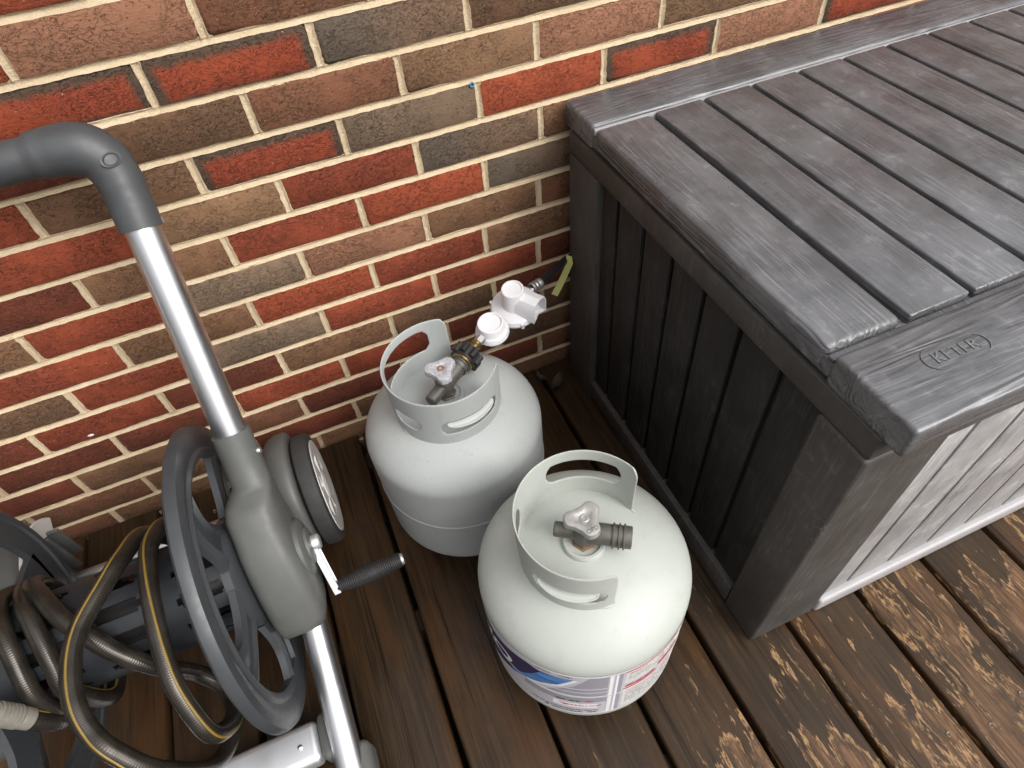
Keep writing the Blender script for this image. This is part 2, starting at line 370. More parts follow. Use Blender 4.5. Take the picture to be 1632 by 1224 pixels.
# ------------------------------------------------------------------ ground and deck
m = MB(); m.add([(-40,-40,-.5),(40,-40,-.5),(40,40,-.5),(-40,40,-.5)], [(0,1,2,3)])
struct(m.build('ground', 'soil', smooth=0))
deck = bpy.data.objects.new('deck', None); col.objects.link(deck); struct(deck)
gaps = [-.1857, -.0338, .1155, .2683, .4176, .5712, .718, .868]
while gaps[0] > -1.9: gaps.insert(0, gaps[0]-.1505)
while gaps[-1] < 2.3: gaps.append(gaps[-1]+.1505)
rd = random.Random(3)
for i in range(len(gaps)-1):
    x0, x1 = gaps[i]+.0048, gaps[i+1]-.0048; xc = (x0+x1)/2; m = MB(); prev = None; zt = rd.uniform(-.0012, .0008)
    ys = [-.008-k*.11 for k in range(24)]; rings = []
    for y in ys:
        l = x0-xc+rd.uniform(-.0009, .0009); r = x1-xc+rd.uniform(-.0009, .0009); b = .0045; t = -.036
        rings.append([(l, y, t), (l, y, -b), (l+b*.35, y, -b*.35), (l+b, y, 0), (0, y, rd.uniform(-.0006, .0006)), (r-b, y, 0), (r-b*.35, y, -b*.35), (r, y, -b), (r, y, t)])
    n = 9; vs = [p for rg in rings for p in rg]; fs = []
    for j in range(len(rings)-1):
        for k in range(n): fs.append((j*n+k, j*n+(k+1) % n, (j+1)*n+(k+1) % n, (j+1)*n+k))
    fs += [tuple(range(n)), tuple(range((len(rings)-1)*n, len(rings)*n))[::-1]]
    m.add(vs, fs); pl = m.build('plank', 'deck_wood', deck, smooth=50, loc=(xc, 0, zt))
    for y in (-.062, -1.005, -1.42):          # deck screws
        for dx in (-.045, .045):
            if rd.random() < .35: continue
            s = MB(); s.lathe([(.0, -.0004), (.0020, -.0003), (.0026, .0003), (.0034, .0010), (.0039, .0006), (.0040, -.003)], 14)
            s.build('screw', 'screw_dull', pl, smooth=50, loc=(dx+rd.uniform(-.006, .006), y+rd.uniform(-.012, .012), .0002))
for y in (-.06, -.46, -.86, -1.26, -1.7, -2.2):
    m = MB(); m.box(-2, 2.4, y-.02, y+.02, -.2, -.040); m.build('joist', 'joist_wood', deck)

# ------------------------------------------------------------------ brick wall
H, L2, GAP = .0677, .1125, .0098
OFF = {-2: -.009, -1: .012, 0: .007, 1: .014, 2: .009, 3: .008, 4: -.002, 5: -.005, 6: -.009, 7: 0., 8: -.005, 9: -.003, 10: -.017, 11: -.006}
wall = thing('brick_wall', 'mottled red and brown brick house wall with cream mortar behind everything', 'brick wall')
names = {'r': 'brick_red', 'b': 'brick_bright', 'd': 'brick_darkred', 'n': 'brick_brown', 'm': 'brick_redbrown', 'k': 'brick_darkbrown', 't': 'brick_tan', 'o': 'brick_rose', 'g': 'brick_grey', 'f': 'brick_flash', 'x': 'brick_greybrown'}
KIND = {}
def row(r, k0, s):
    for i, ch in enumerate(s): KIND[(r, k0+2*i)] = ch
row(-3, -3, 'rnmt'); row(-2, -4, 'romknt'); row(-1, -3, 'ffxkto'); row(0, -4, 'dkmtot'); row(1, -5, 'rkfgbfof'); row(2, -4, 'rtrxnm')
row(3, -5, 'dnrbxn'); row(4, -6, 'nrgonm'); row(5, -5, 'rnbrnd'); row(6, -6, 'krgrrd'); row(7, -7, 'drdnkd'); row(8, -6, 'ddrrdk')
row(9, -7, 'dnmdmk'); row(10, -6, 'mndndm'); row(11, -7, 'mnmnmn')
rb = random.Random(11)
def brick_mesh(i, hl, nx=9):
    """brick centred on its face, ragged arrises, front at y=0"""
    nz = 4; hz = (H-GAP)/2; vs = []; fs = []; rr = random.Random(100+i)
    for j in range(nz):
        for k in range(nx):
            x = -hl+2*hl*k/(nx-1); z = -hz+2*hz*j/(nz-1); y = rr.uniform(-.0008, .0008)
            edge = j in (0, nz-1) or k in (0, nx-1)
            if k == 1: x = -hl+.006
            if k == nx-2: x = hl-.006
            if j == 1: z = -hz+.006
            if j == nz-2: z = hz-.006
            if edge:
                y = .0020+rr.uniform(-.0004, .0010)
                if j == 0: z += rr.uniform(-.0008, .0010)
                if j == nz-1: z += rr.uniform(-.0010, .0008)
                if k == 0: x += rr.uniform(-.0010, .0012)
                if k == nx-1: x += rr.uniform(-.0012, .0010)
                if j in (0, nz-1) and k in (0, nx-1) and rr.random() < .4: x *= .975; z *= .93
            vs.append((x, y, z))
    for j in range(nz-1):
        for k in range(nx-1): fs.append((j*nx+k, j*nx+k+1, (j+1)*nx+k+1, (j+1)*nx+k))
    per = [k for k in range(nx)]+[j*nx+nx-1 for j in range(1, nz)]+[(nz-1)*nx+k for k in range(nx-2, -1, -1)]+[j*nx for j in range(nz-2, 0, -1)]
    o = len(vs)
    for q in per: vs.append((vs[q][0], .018, vs[q][2]))
    n = len(per)
    for q in range(n): fs.append((per[q], o+q, o+(q+1) % n, per[(q+1) % n]))
    return vs, fs
shared = []
for i in range(12):
    vs, fs = brick_mesh(i, (2*L2-GAP)/2); me = bpy.data.meshes.new('brick'); me.from_pydata(vs, [], fs)
    me.polygons.foreach_set('use_smooth', [True]*len(me.polygons)); me.set_sharp_from_angle(angle=R_(60)); me.materials.append(M['brick_red']); shared.append(me)
rest = {}
X0, X1, RTOP = -1.7, 2.5, -8  # wall cut off low so that open sky reflects in the box lid
mort = MB(); joints = []
def course_z(r): return .785-(r+.5)*H
for r in range(RTOP, 13):
    off = OFF.get(r, rb.uniform(-.008, .008)); zc = course_z(r)
    ph = 0 if r % 2 == 0 else 1
    k = ph-20
    while k*L2+off < X0: k += 2
    jit = 0.
    while (k+2)*L2+off < X1:
        near = r >= -6 and -1.0 < (k+1)*L2 < 1.75
        jl = jit; jit = rb.uniform(-.0018, .0018)
        xa = k*L2+off+jl; xb = (k+2)*L2+off+jit
        joints.append((xa, r, near))
        ch = KIND.get((r, k)) or rb.choice('rrbdnnmmktogfxf')
        if near:
            o = bpy.data.objects.new('brick', rb.choice(shared)); col.objects.link(o); o.parent = wall
            o.location = ((xa+xb)/2, rb.uniform(-.0012, .0012), zc+rb.uniform(-.0006, .0006)); o.scale = ((xb-xa-GAP)/(2*L2-GAP), 1, 1)
            o.rotation_euler = (rb.uniform(-.006, .006), rb.uniform(-.003, .003), rb.uniform(-.004, .004))
            o.material_slots[0].link = 'OBJECT'; o.material_slots[0].material = M[names[ch]]
        else:
            vs, fs = brick_mesh(rb.randrange(12), (2*L2-GAP)/2, 5); xc = (xa+xb)/2
            rest.setdefault(names[ch], MB()).add([(p[0]+xc, p[1], p[2]+zc) for p in vs], fs)
        k += 2
big = MB(); mats = list(rest); idx = []
for nm in mats: big.add(rest[nm].v, rest[nm].f); idx += [mats.index(nm)]*len(rest[nm].f)
o = big.build('brick_field', None, wall, smooth=60)
for nm in mats: o.data.materials.append(M[nm])
o.data.polygons.foreach_set('material_index', idx); o['kind'] = 'stuff'
# mortar: back sheet, concave tooled bed joints and head joints
rm = random.Random(5)
mort.add([(X0, .0085, -.12), (X1, .0085, -.12), (X1, .0085, .785+8*H), (X0, .0085, .785+8*H)], [(0, 1, 2, 3)])
def strip(pts_fn, n):
    vs = []; fs = []
    for i in range(n+1): vs += pts_fn(i)
    w_ = 6
    for i in range(n):
        for q in range(w_-1): fs.append((i*w_+q, i*w_+q+1, (i+1)*w_+q+1, (i+1)*w_+q))
    mort.add(vs, fs)
for r in range(RTOP, 13):
    zb = .785-(r+1)*H; near = r >= -6; n = 520 if near else 4
    def fn(i, zb=zb, n=n):
        x = X0+(X1-X0)*i/n; j = lambda s: rm.uniform(-s, s)
        return [(x, .0040, zb-.0062+j(.0007)), (x, .0008+j(.0004), zb-.0050+j(.0006)), (x, .0036+j(.0004), zb-.0022), (x, .0050+j(.0004), zb+.0012), (x, .0030+j(.0006), zb+.0046+j(.0006)), (x, .0056, zb+.0060+j(.0006))]
    strip(fn, n)
for xa, r, near in joints:
    zc = course_z(r); n = 9 if near else 2; h2 = (H-GAP)/2+.001
    def fn(i, xa=xa, zc=zc, n=n):
        z = zc-h2+2*h2*i/n; j = lambda s: rm.uniform(-s, s)
        return [(xa-.0068+j(.0011), .0042, z), (xa-.0052+j(.0010), .0008+j(.0005), z), (xa-.002, .0040+j(.0005), z), (xa+.002, .0042+j(.0005), z), (xa+.0052+j(.0010), .0010+j(.0005), z), (xa+.0068+j(.0011), .0042, z)]
    strip(fn, n)
mort.build('mortar', 'mortar', wall, smooth=50)
m = MB(); m.box(X0-.002, X1+.002, .02, .20, -.45, .785+8*H); m.build('backing', 'joist_wood', wall, smooth=0)
m = MB(); m.box(X0-.02, X1+.02, -.03, .23, .786+8*H, .84+8*H); m.build('added_coping', 'mortar', wall, .006)  # added unseen cap where the wall is cut low to let sky in

# ------------------------------------------------------------------ resin storage box
bx = thing('storage_box', 'large charcoal wood-look resin deck box standing against the brick wall', 'deck box', (.49, -.38, 0))
inv = lambda o: setattr(o, 'location', Vector(o.location)-Vector((.49, -.38, 0)))
def part(mb, name, mat, parent=None, bevel=.003, bseg=2, smooth=40):
    # meshes here are written in world metres; each gets its origin at its own middle
    xs = [v[0] for v in mb.v]; ys = [v[1] for v in mb.v]; zs = [v[2] for v in mb.v]
    c = Vector(((min(xs)+max(xs))/2, (min(ys)+max(ys))/2, (min(zs)+max(zs))/2))
    mb.v = [tuple(Vector(v)-c) for v in mb.v]
    base = Vector((0, 0, 0)); pr = parent or bx; q = pr
    while q: base += Vector(q.location); q = q.parent
    return mb.build(name, mat, pr, bevel, bseg, smooth, c-base)
XR = 1.93
ZT = .650
m = MB(); m.box(.500, XR-.004, -.765, -.016, .612, .6365); lid = part(m, 'lid', 'resin_board', None, .004)
xs = [.498, .605]
while xs[-1] < XR-.2: xs.append(xs[-1]+.0936)
xs.append(XR-.004)
for i in range(len(xs)-1):
    x0 = xs[i]+(.0042 if i else 0); x1 = xs[i+1]-(.0042 if i < len(xs)-2 else 0)
    m = MB(); m.box(x0, x1, -.652, -.1195, .611 if i == 0 else .632, ZT-.0005)
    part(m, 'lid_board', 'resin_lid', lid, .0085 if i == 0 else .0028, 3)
m = MB(); m.box(.500, XR-.006, -.6632, -.6535, .6365, .6415); part(m, 'lid_step', 'resin_lid', lid, .002)
m = MB(); m.box(.500, XR-.006, -.1185, -.1125, .6365, .6470); part(m, 'lid_seam', 'resin_edge', lid, .001)
m = MB(); m.box(.497, XR, -.1120, -.0115, .609, ZT+.002); part(m, 'back_board', 'resin_board', lid, .007, 3)
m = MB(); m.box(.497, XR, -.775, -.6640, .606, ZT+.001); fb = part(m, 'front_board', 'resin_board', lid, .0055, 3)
# raised oval badge with the maker's lettering
def oval(cx, cy, hw, hh, n=10):
    pts = []
    for s0, a0 in ((1, -90), (-1, 90)):
        for i in range(n+1):
            t = R_(a0+180*i/n); pts.append((cx+s0*(hw-hh)+hh*math.cos(t), cy+hh*math.sin(t)))
    return pts
LX, LY, LR = .6085, -.7125, -.02
Ml = Matrix.Translation((LX, LY, ZT+.001)) @ Matrix.Rotation(LR, 4, 'Z')
def local_under(o, par):
    base = Vector((0, 0, 0)); q = par
    while q: base += Vector(q.location); q = q.parent
    o.location = -base
m = MB(); o1 = oval(0, 0, .041, .0145); o2 = oval(0, 0, .0397, .0132); n = len(o1)
vs = [Ml @ Vector((p[0], p[1], h)) for h, q in ((-.002, o1), (.0012, o1), (.0012, o2), (-.002, o2)) for p in q]
m.add(vs, [(j*n+i, j*n+(i+1) % n, (j+1)*n+(i+1) % n, (j+1)*n+i) for j in range(3) for i in range(n)])
em = part(m, 'badge_rim', 'resin_board', lid, 0, smooth=40)
me = text_mesh('KETER', .0200, .0010, offset=.0002)
me.transform(Ml @ Matrix.Diagonal((1.0, 1.0, 1, 1))); te = finish(me, 'badge_lettering', 'resin_board', lid, 30); local_under(te, lid)
# body
m = MB(); m.box(.512, XR-.02, -.730, -.045, .010, .6085); part(m, 'core', 'resin_core', None, 0)
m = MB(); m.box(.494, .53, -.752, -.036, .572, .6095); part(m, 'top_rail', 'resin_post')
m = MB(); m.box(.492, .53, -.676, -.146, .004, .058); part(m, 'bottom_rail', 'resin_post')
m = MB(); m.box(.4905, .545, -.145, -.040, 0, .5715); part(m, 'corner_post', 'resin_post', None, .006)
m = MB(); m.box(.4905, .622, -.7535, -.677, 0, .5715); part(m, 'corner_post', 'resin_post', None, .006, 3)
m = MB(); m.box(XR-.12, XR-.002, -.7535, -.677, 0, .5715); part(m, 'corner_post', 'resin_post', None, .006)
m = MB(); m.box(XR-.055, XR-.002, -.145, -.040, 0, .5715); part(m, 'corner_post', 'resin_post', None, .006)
ed = [-.147, -.198, -.279, -.3595, -.441, -.523, -.605, -.676]
for i in range(len(ed)-1):
    y1 = ed[i]-(.0048 if i else 0); y0 = ed[i+1]+(.0048 if i < len(ed)-2 else 0)
    m = MB(); m.box(.503, .5115, y0, y1, .059, .571); part(m, 'side_slat', 'resin_side_shaded', None, .002)

# front
m = MB(); m.box(.53, XR-.004, -.752, -.731, .572, .6055); part(m, 'top_rail', 'resin_post')
m = MB(); m.box(.6225, XR-.121, -.7575, -.731, .003, .047); part(m, 'front_rail', 'resin_edge', None, .006, 3)  # pale resin stands in for the light this rail catches
fx = [.6225]+[.684+.0885*i for i in range(13)]; fx = [q for q in fx if q < XR-.16]+[XR-.121]
for i in range(len(fx)-1):
    x0 = fx[i]+(.0040 if i else 0); x1 = fx[i+1]-(.0040 if i < len(fx)-2 else 0)
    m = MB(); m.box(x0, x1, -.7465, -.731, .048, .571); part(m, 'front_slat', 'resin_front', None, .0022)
m = MB(); m.box(XR-.02, XR-.006, -.676, -.146, .01, .571); part(m, 'end_panel', 'resin_side_shaded', None, .002)

# ------------------------------------------------------------------ propane tanks
TR = .1525
def body_profile():
    p = []
    for i in range(6, 19):
        t = i/18*math.pi/2; p.append((TR*math.sin(t), .088-.060*math.cos(t)))
    p += [(TR, .095), (TR, .110), (TR, .150), (TR, .188), (TR, .1905), (TR+.0003, .1912), (TR+.0010, .1920), (TR+.0012, .1932), (TR+.0010, .1944), (TR+.0003, .1952), (TR, .1959), (TR, .1985), (TR, .24), (TR, .285), (TR, .294)]
    for i in range(1, 22):
        t = i/22*math.pi/2; p.append((TR*math.cos(t), .294+.0750*math.sin(t)))
    p.append((.0, .369)); return p
def dome_z(r): return .294+.075*math.sqrt(max(0, 1-(r/TR)**2))
CR = .0875
def collar(parent, mat, open_deg, span, slots, ztop=.455):
    """welded guard: curved sheet with hand holes whose upper lips are rolled, made from a grid in (angle, height)"""
    th = .0013; NA = 150; zb = dome_z(CR)-.004; NZ = 22; m = MB()
    a0 = open_deg+(360-span)/2
    inside = lambda A, Z: any(slot_in(A, Z, s) for s in slots)
    def slot_in(A, Z, s):
        ac, hw, zc, hh = s; da = (A-ac+180) % 360-180; u_ = abs(da)/hw; v_ = abs(Z-zc)/hh
        ex = 8.0/hw if hw > 20 else .6
        uu = max(0, (u_-(1-ex))/ex); return u_ < 1 and (uu**2+v_**2 < 1 if uu > 0 else v_ < 1)
    # snap vertices near slot rims: fine grid, drop cells inside
    key = {}; vs = []; fs = []
    NA = 240; NZ = 44
    topz = lambda A: ztop-.018*max(0., 1-min(A-a0, a0+span-A)/7.)**2
    def vid(i, j, s):
        k_ = (i, j, s)
        if k_ not in key:
            A = a0+span*i/NA; Z = zb+(topz(A)-zb)*j/NZ; rad = CR+.0025*((Z-zb)/(ztop-zb))+(th if s else -th)
            key[k_] = len(vs); vs.append((rad*math.cos(R_(A)), rad*math.sin(R_(A)), Z))
        return key[k_]
    solid = [[not inside(a0+span*(i+.5)/NA, zb+(ztop-zb)*(j+.5)/NZ) for j in range(NZ)] for i in range(NA)]
    ok = lambda i, j: 0 <= i < NA and 0 <= j < NZ and solid[i][j]
    for i in range(NA):
        for j in range(NZ):
            if not solid[i][j]: continue
            fs.append((vid(i, j, 1), vid(i+1, j, 1), vid(i+1, j+1, 1), vid(i, j+1, 1)))
            fs.append((vid(i, j, 0), vid(i, j+1, 0), vid(i+1, j+1, 0), vid(i+1, j, 0)))
            for di, dj, e in ((-1, 0, ((0, 0), (0, 1))), (1, 0, ((1, 1), (1, 0))), (0, -1, ((1, 0), (0, 0))), (0, 1, ((0, 1), (1, 1)))):
                if not ok(i+di, j+dj):
                    p, q = e; fs.append((vid(i+p[0], j+p[1], 0), vid(i+p[0], j+p[1], 1), vid(i+q[0], j+q[1], 1), vid(i+q[0], j+q[1], 0)))
    m.add(vs, fs); me = bpy.data.meshes.new('collar'); me.from_pydata(m.v, [], m.f); me.update()
    bm = bmesh.new(); bm.from_mesh(me)
    rim = [v for v in bm.verts if any(e.calc_face_angle(0) > 1 for e in v.link_edges)]
    for _ in range(5): bmesh.ops.smooth_vert(bm, verts=rim, factor=.4, use_axis_x=True, use_axis_y=True, use_axis_z=True)
    bmesh.ops.recalc_face_normals(bm, faces=bm.faces); bm.to_mesh(me); bm.free()
    c = finish(me, 'collar', mat, parent, 50)
    for ac, hw, zc, hh in slots:                  # rolled hand-hold lips
        if hw < 20 or zc > .40: continue
        lip = MB(); rows = []; N = 40
        for i in range(N+1):
            A = R_(ac-hw*.80+hw*1.60*i/N); e = math.sin(math.pi*i/N)**.35; rr = []
            for q in range(7):
                t = q/6*math.pi*.62; ro = CR+.0018+.008*(1-math.cos(t))*e*.8; zz = zc+hh-.0005-.0065*math.sin(t)*e
                rr.append((ro*math.cos(A), ro*math.sin(A), zz))
            rows.append(rr)
        vs = [p for rr in rows for p in rr]; lip.add(vs, [(i*7+q, i*7+q+1, (i+1)*7+q+1, (i+1)*7+q) for i in range(N) for q in range(6)])
        lo = lip.build('hand_lip', mat, c, smooth=60)
        sm = lo.modifiers.new('s', 'SOLIDIFY'); sm.thickness = .0016
    # weld beads at the foot
    for A in (a0+4, a0+span*.5, a0+span-6):
        wb = MB(); wb.tube([((CR+.001)*math.cos(R_(A+d_)), (CR+.001)*math.sin(R_(A+d_)), dome_z(CR)+.0005) for d_ in (-7, -4, 0, 4, 7)], [.0008, .0024, .0028, .0024, .0008], 8)
        wb.build('weld', mat, c)
    return c
def knob_poly(R, n=48):
    pts = []
    for i in range(n):
        t = 2*math.pi*i/n; q = R*(.84+.17*math.tanh(1.6*math.cos(3*t))/math.tanh(1.6)); pts.append((q*math.cos(t), q*math.sin(t)))
    return pts
def valve(parent, ang, kdeg, knob_mat, body_mat, dust):
    """brass cylinder valve: stub, body, outlet and bleeder; handwheel on top"""
    ca, sa = math.cos(R_(ang)), math.sin(R_(ang)); D = Vector((ca, sa, 0))
    fl = MB(); fl.lathe([(.031, dome_z(0)-.006), (.030, .3705), (.0275, .3730), (.024, .3732), (.0225, .371), (.0205, .3700), (.0, .3698)], 36); fl.build('valve_flange', 'paint_new' if dust else 'paint_old', parent)
    st = MB(); st.lathe([(.0165, .364), (.0165, .372), (.0145, .373), (.0145, .378), (.013, .379)], 6); v0 = st.build('valve_seat', 'rust' if dust else 'valve_brass', parent)
    b = MB()
    b.lathe([(.0, .376), (.0125, .376), (.0135, .380), (.0145, .386), (.0145, .405), (.0125, .409), (.0095, .411), (.0095, .425), (.0, .425)], 28)
    b.lathe([(.0, 0), (.0115, 0), (.0135, .006), (.0145, .012), (.0145, .052), (.0, .052)], 28, align(D*(-.006)+Vector((0, 0, .396)), D*.1+Vector((0, 0, .396))))
    b.lathe([(.0, 0), (.0105, 0), (.0105, .030), (.0090, .032), (.0, .032)], 24, align(-D*.008+Vector((0, 0, .394)), -D*.1+Vector((0, 0, .394))))
    vb = b.build('valve', body_mat, parent, smooth=35)
    t = MB()
    Mo = align(D*.046+Vector((0, 0, .396)), D*.2+Vector((0, 0, .396)))
    t.lathe([(.0165, -.009), (.0170, -.008), (.0170, -.0065), (.0150, -.0060), (.0150, -.0015), (.0172, -.001), (.0172, .0008), (.0150, .0014), (.0150, .005), (.0172, .0055), (.0172, .0072), (.0150, .008), (.0150, .0155), (.0140, .0165), (.0085, .0165), (.0080, .010), (.0, .010)], 32, Mo)
    t.build('outlet_thread', body_mat, vb, smooth=35)
    k = MB(); kr = Matrix.Translation((0, 0, .423)) @ Matrix.Rotation(R_(kdeg), 4, 'Z')
    poly = knob_poly(.0268); n = len(poly); vs = []; fs = []
    lay = [(.93, .000), (1.0, .0015), (1.0, .0085), (.95, .0108), (.86, .0115), (.62, .0114), (.46, .0110), (.40, .0102), (.0, .0102)]
    for sc_, h in lay:
        for p in poly: vs.append(kr @ Vector((p[0]*sc_, p[1]*sc_, h)))
    for j in range(len(lay)-1):
        for i in range(n): fs.append((j*n+i, j*n+(i+1) % n, (j+1)*n+(i+1) % n, (j+1)*n+i))
    fs.append(tuple(range(n))[::-1]); k.add(vs, fs); kn = k.build('handwheel', knob_mat, vb, smooth=40)
    sc_ = MB(); sc_.lathe([(.0062, .430), (.0062, .4335), (.0050, .4345), (.0028, .4342), (.0024, .4330), (.0, .4330)], 20)
    sc_.build('knob_screw', 'cast_metal' if dust else 'rust', vb)
    return vb, kn, kr
def tank(label, loc, mat, open_deg, span, valve_deg, slots, kdeg, knob_mat, body_mat, dust):
    t = thing('propane_tank', label, 'propane tank', loc, group='propane tanks on the deck')
    m = MB(); m.lathe(body_profile(), 96); m.build('body', mat, t, smooth=50)
    m = MB(); m.lathe([(.0995, .0), (.1020, .0), (.1020, .044), (.0995, .044), (.0995, .0)], 72); m.build('foot_ring', mat, t)
    c = collar(t, mat, open_deg, span, slots)
    v = valve(t, valve_deg, kdeg, knob_mat, body_mat, dust)
    return t, c, v
t1, c1, v1 = tank('older grey propane tank by the wall with the white regulator attached', (.144, -.294, 0), 'paint_old', 20, 270, 37,
    [(126, 39, .415, .0215), (-78, 34, .393, .0140), (-150, 17, .396, .014)], 30, 'cast_worn', 'valve_brass', False)
t2, c2, v2 = tank('newer pale propane tank in front with a blue and red wrapped label', (.229, -.620, 0), 'paint_new', -39, 258, -33,
    [(64, 35, .412, .0200), (-131, 32, .393, .0150), (151, 11, .404, .022)], 36, 'cast_metal', 'valve_brass', True)
vb, kn, kr = v2
me = text_mesh('OPD', .0085, .0004); me.transform(kr @ Matrix.Rotation(R_(-120), 4, 'Z') @ Matrix.Translation((.0192, 0, .0113)) @ Matrix.Rotation(R_(90), 4, 'Z'))
finish(me, 'lettering', 'valve_brass', vb, 30)
# wrapped label of the front tank
def wrap(poly_uv, r, div=3.):
    """polygon in (degrees, z) laid on the cylinder; dense strips so that it follows the curve"""
    bm = bmesh.new(); vs_ = [bm.verts.new((u_, v_*1000, 0)) for u_, v_ in poly_uv]; bm.faces.new(vs_); bmesh.ops.triangulate(bm, faces=bm.faces)
    us = [p[0] for p in poly_uv]; u_ = min(us)+div
    while u_ < max(us)-.1:
        bmesh.ops.bisect_plane(bm, geom=bm.verts[:]+bm.edges[:]+bm.faces[:], plane_co=(u_, 0, 0), plane_no=(1, 0, 0)); u_ += div
    for v_ in bm.verts:
        A, Z = v_.co.x, v_.co.y/1000; v_.co = (r*math.cos(R_(A)), r*math.sin(R_(A)), Z)
    return bm
def lab(name, polys, mat, parent, lift):
    me = bpy.data.meshes.new(name); big = bmesh.new()
    for p in polys:
        b_ = wrap(p, TR+.0004+(lift-.0022)*.25); tmp = bpy.data.meshes.new('tmp'); b_.to_mesh(tmp); b_.free(); big.from_mesh(tmp); bpy.data.meshes.remove(tmp)
    for f_ in big.faces:
        f_.normal_update(); c_ = f_.calc_center_median()
        if f_.normal.dot(Vector((c_.x, c_.y, 0))) < 0: f_.normal_flip()
    big.to_mesh(me); big.free(); return finish(me, name, mat, parent, 30)
rect = lambda a_, b_, z0, z1: [(a_, z0), (b_, z0), (b_, z1), (a_, z1)]
lb = lab('label', [rect(-205, -28, .100, .2930)], 'lab_base', t2, .0022)
lab('label_border', [rect(-205, -28, .2880, .2930), rect(-205, -28, .100, .1035), rect(-135, -104, .2320, .2345), rect(-150, -104, .2150, .2170), rect(-160, -104, .190, .1925), rect(-205, -150, .150, .152)], 'lab_white', lb, .0030)
lab('label_panel', [[(-136, .200), (-121, .246), (-113.5, .286), (-104, .286), (-104, .196)], rect(-150, -104, .165, .188), rect(-98.6, -96.4, .104, .286)], 'lab_grey', lb, .0026)
lab('label_swoosh', [[(-205, .128), (-190, .118), (-178, .127), (-166, .157), (-158, .172), (-148, .200), (-136, .240), (-138, .268), (-146.6, .277), (-154.7, .272), (-172, .258), (-205, .262)]], 'lab_navy', lb, .0034)
lab('label_swoosh', [[(-160, .170), (-148.7, .196), (-140, .215), (-130, .238), (-121.5, .274), (-138, .272), (-144, .238), (-151, .206), (-158, .190)]], 'lab_blue', lb, .0042)
lab('label_halo', [[(-150, .186), (-140, .206), (-129, .230), (-119, .272), (-121.3, .275), (-130, .2375), (-140, .2145), (-148.7, .1955)]], 'lab_white', lb, .0036)
def curved_text(txt, size, ac, zc, mat, lift, shear=0., off=0., ax='CENTER'):
    me = text_mesh(txt, size, 0, ax, shear, off); bm = bmesh.new(); bm.from_mesh(me)
    bmesh.ops.triangulate(bm, faces=bm.faces); xs_ = [v_.co.x for v_ in bm.verts]; u_ = min(xs_)+.006
    while u_ < max(xs_): bmesh.ops.bisect_plane(bm, geom=bm.verts[:]+bm.edges[:]+bm.faces[:], plane_co=(u_, 0, 0), plane_no=(1, 0, 0)); u_ += .006
    r = TR+.0004+(lift-.0022)*.25
    for v_ in bm.verts:
        A = R_(ac)+v_.co.x/r; Z = zc+v_.co.y; v_.co = (r*math.cos(A), r*math.sin(A), Z)
    bm.to_mesh(me); bm.free(); return finish(me, 'lettering', mat, lb, 0)
curved_text('BLUE RHINO', .060, -159, .214, 'lab_white', .0050, .25, .0012, 'RIGHT')
lab('label_box', [rect(-133, -108.5, .136, .158)], 'lab_white', lb, .0034)
lab('label_mark', [[(-130.5, .153), (-124.5, .148), (-126, .142), (-128, .147)]], 'lab_red', lb, .0046)
curved_text('FERRELLGAS', .0100, -116.5, .1475, 'lab_red', .0046)
lab('label_stripe', [rect(-103.4, -101.4, .1035, .288)], 'lab_white', lb, .0040)
lab('label_stripe', [rect(-100.2, -98.8, .1035, .288)], 'lab_white', lb, .0040)
lab('label_panel', [rect(-95, -52, .232, .284)], 'lab_pale', lb, .0030)
lab('label_panel', [rect(-95, -52, .112, .205)], 'lab_pale', lb, .0030)
lab('label_bar', [rect(-95.3, -60, .2830, .2868)], 'lab_red', lb, .0044)
lab('label_bar', [rect(-95, -74, .2040, .2075)], 'lab_red', lb, .0044)
# print too small to read: rows of short strokes
rp = random.Random(21)
def fine_print(a0, a1, z, h, mat, gap=.35):
    out = []; x = a0
    while x < a1:
        w_ = rp.uniform(.5, 1.5)*h*420
        if rp.random() > gap*.4: out.append(rect(x, min(x+w_, a1), z-h/2*rp.uniform(.6, 1), z+h/2*rp.uniform(.6, 1)))
        x += w_+rp.uniform(.25, .7)
    o = lab('fine_print', out, mat, lb, .0048); o['kind'] = 'stuff'
fine_print(-141, -133, .2835, .0030, 'lab_black'); fine_print(-129, -122, .2835, .0030, 'lab_black')
fine_print(-131, -118, .171, .0050, 'lab_black'); fine_print(-117, -111, .170, .0052, 'lab_red')
fine_print(-146, -108, .122, .0036, 'lab_black'); fine_print(-140, -108, .112, .0036, 'lab_black')
fine_print(-93, -72, .2735, .0040, 'lab_red'); fine_print(-93, -62, .262, .0024, 'lab_black'); fine_print(-93, -62, .253, .0024, 'lab_black'); fine_print(-93, -62, .244, .0024, 'lab_black')
fine_print(-94, -76, .217, .0090, 'lab_red'); fine_print(-74, -58, .232, .0150, 'lab_red')
for z_ in (.194, .183, .172, .161, .150, .139, .128): fine_print(-93, -60, z_, .0030, 'lab_red' if z_ > .18 else 'lab_black')

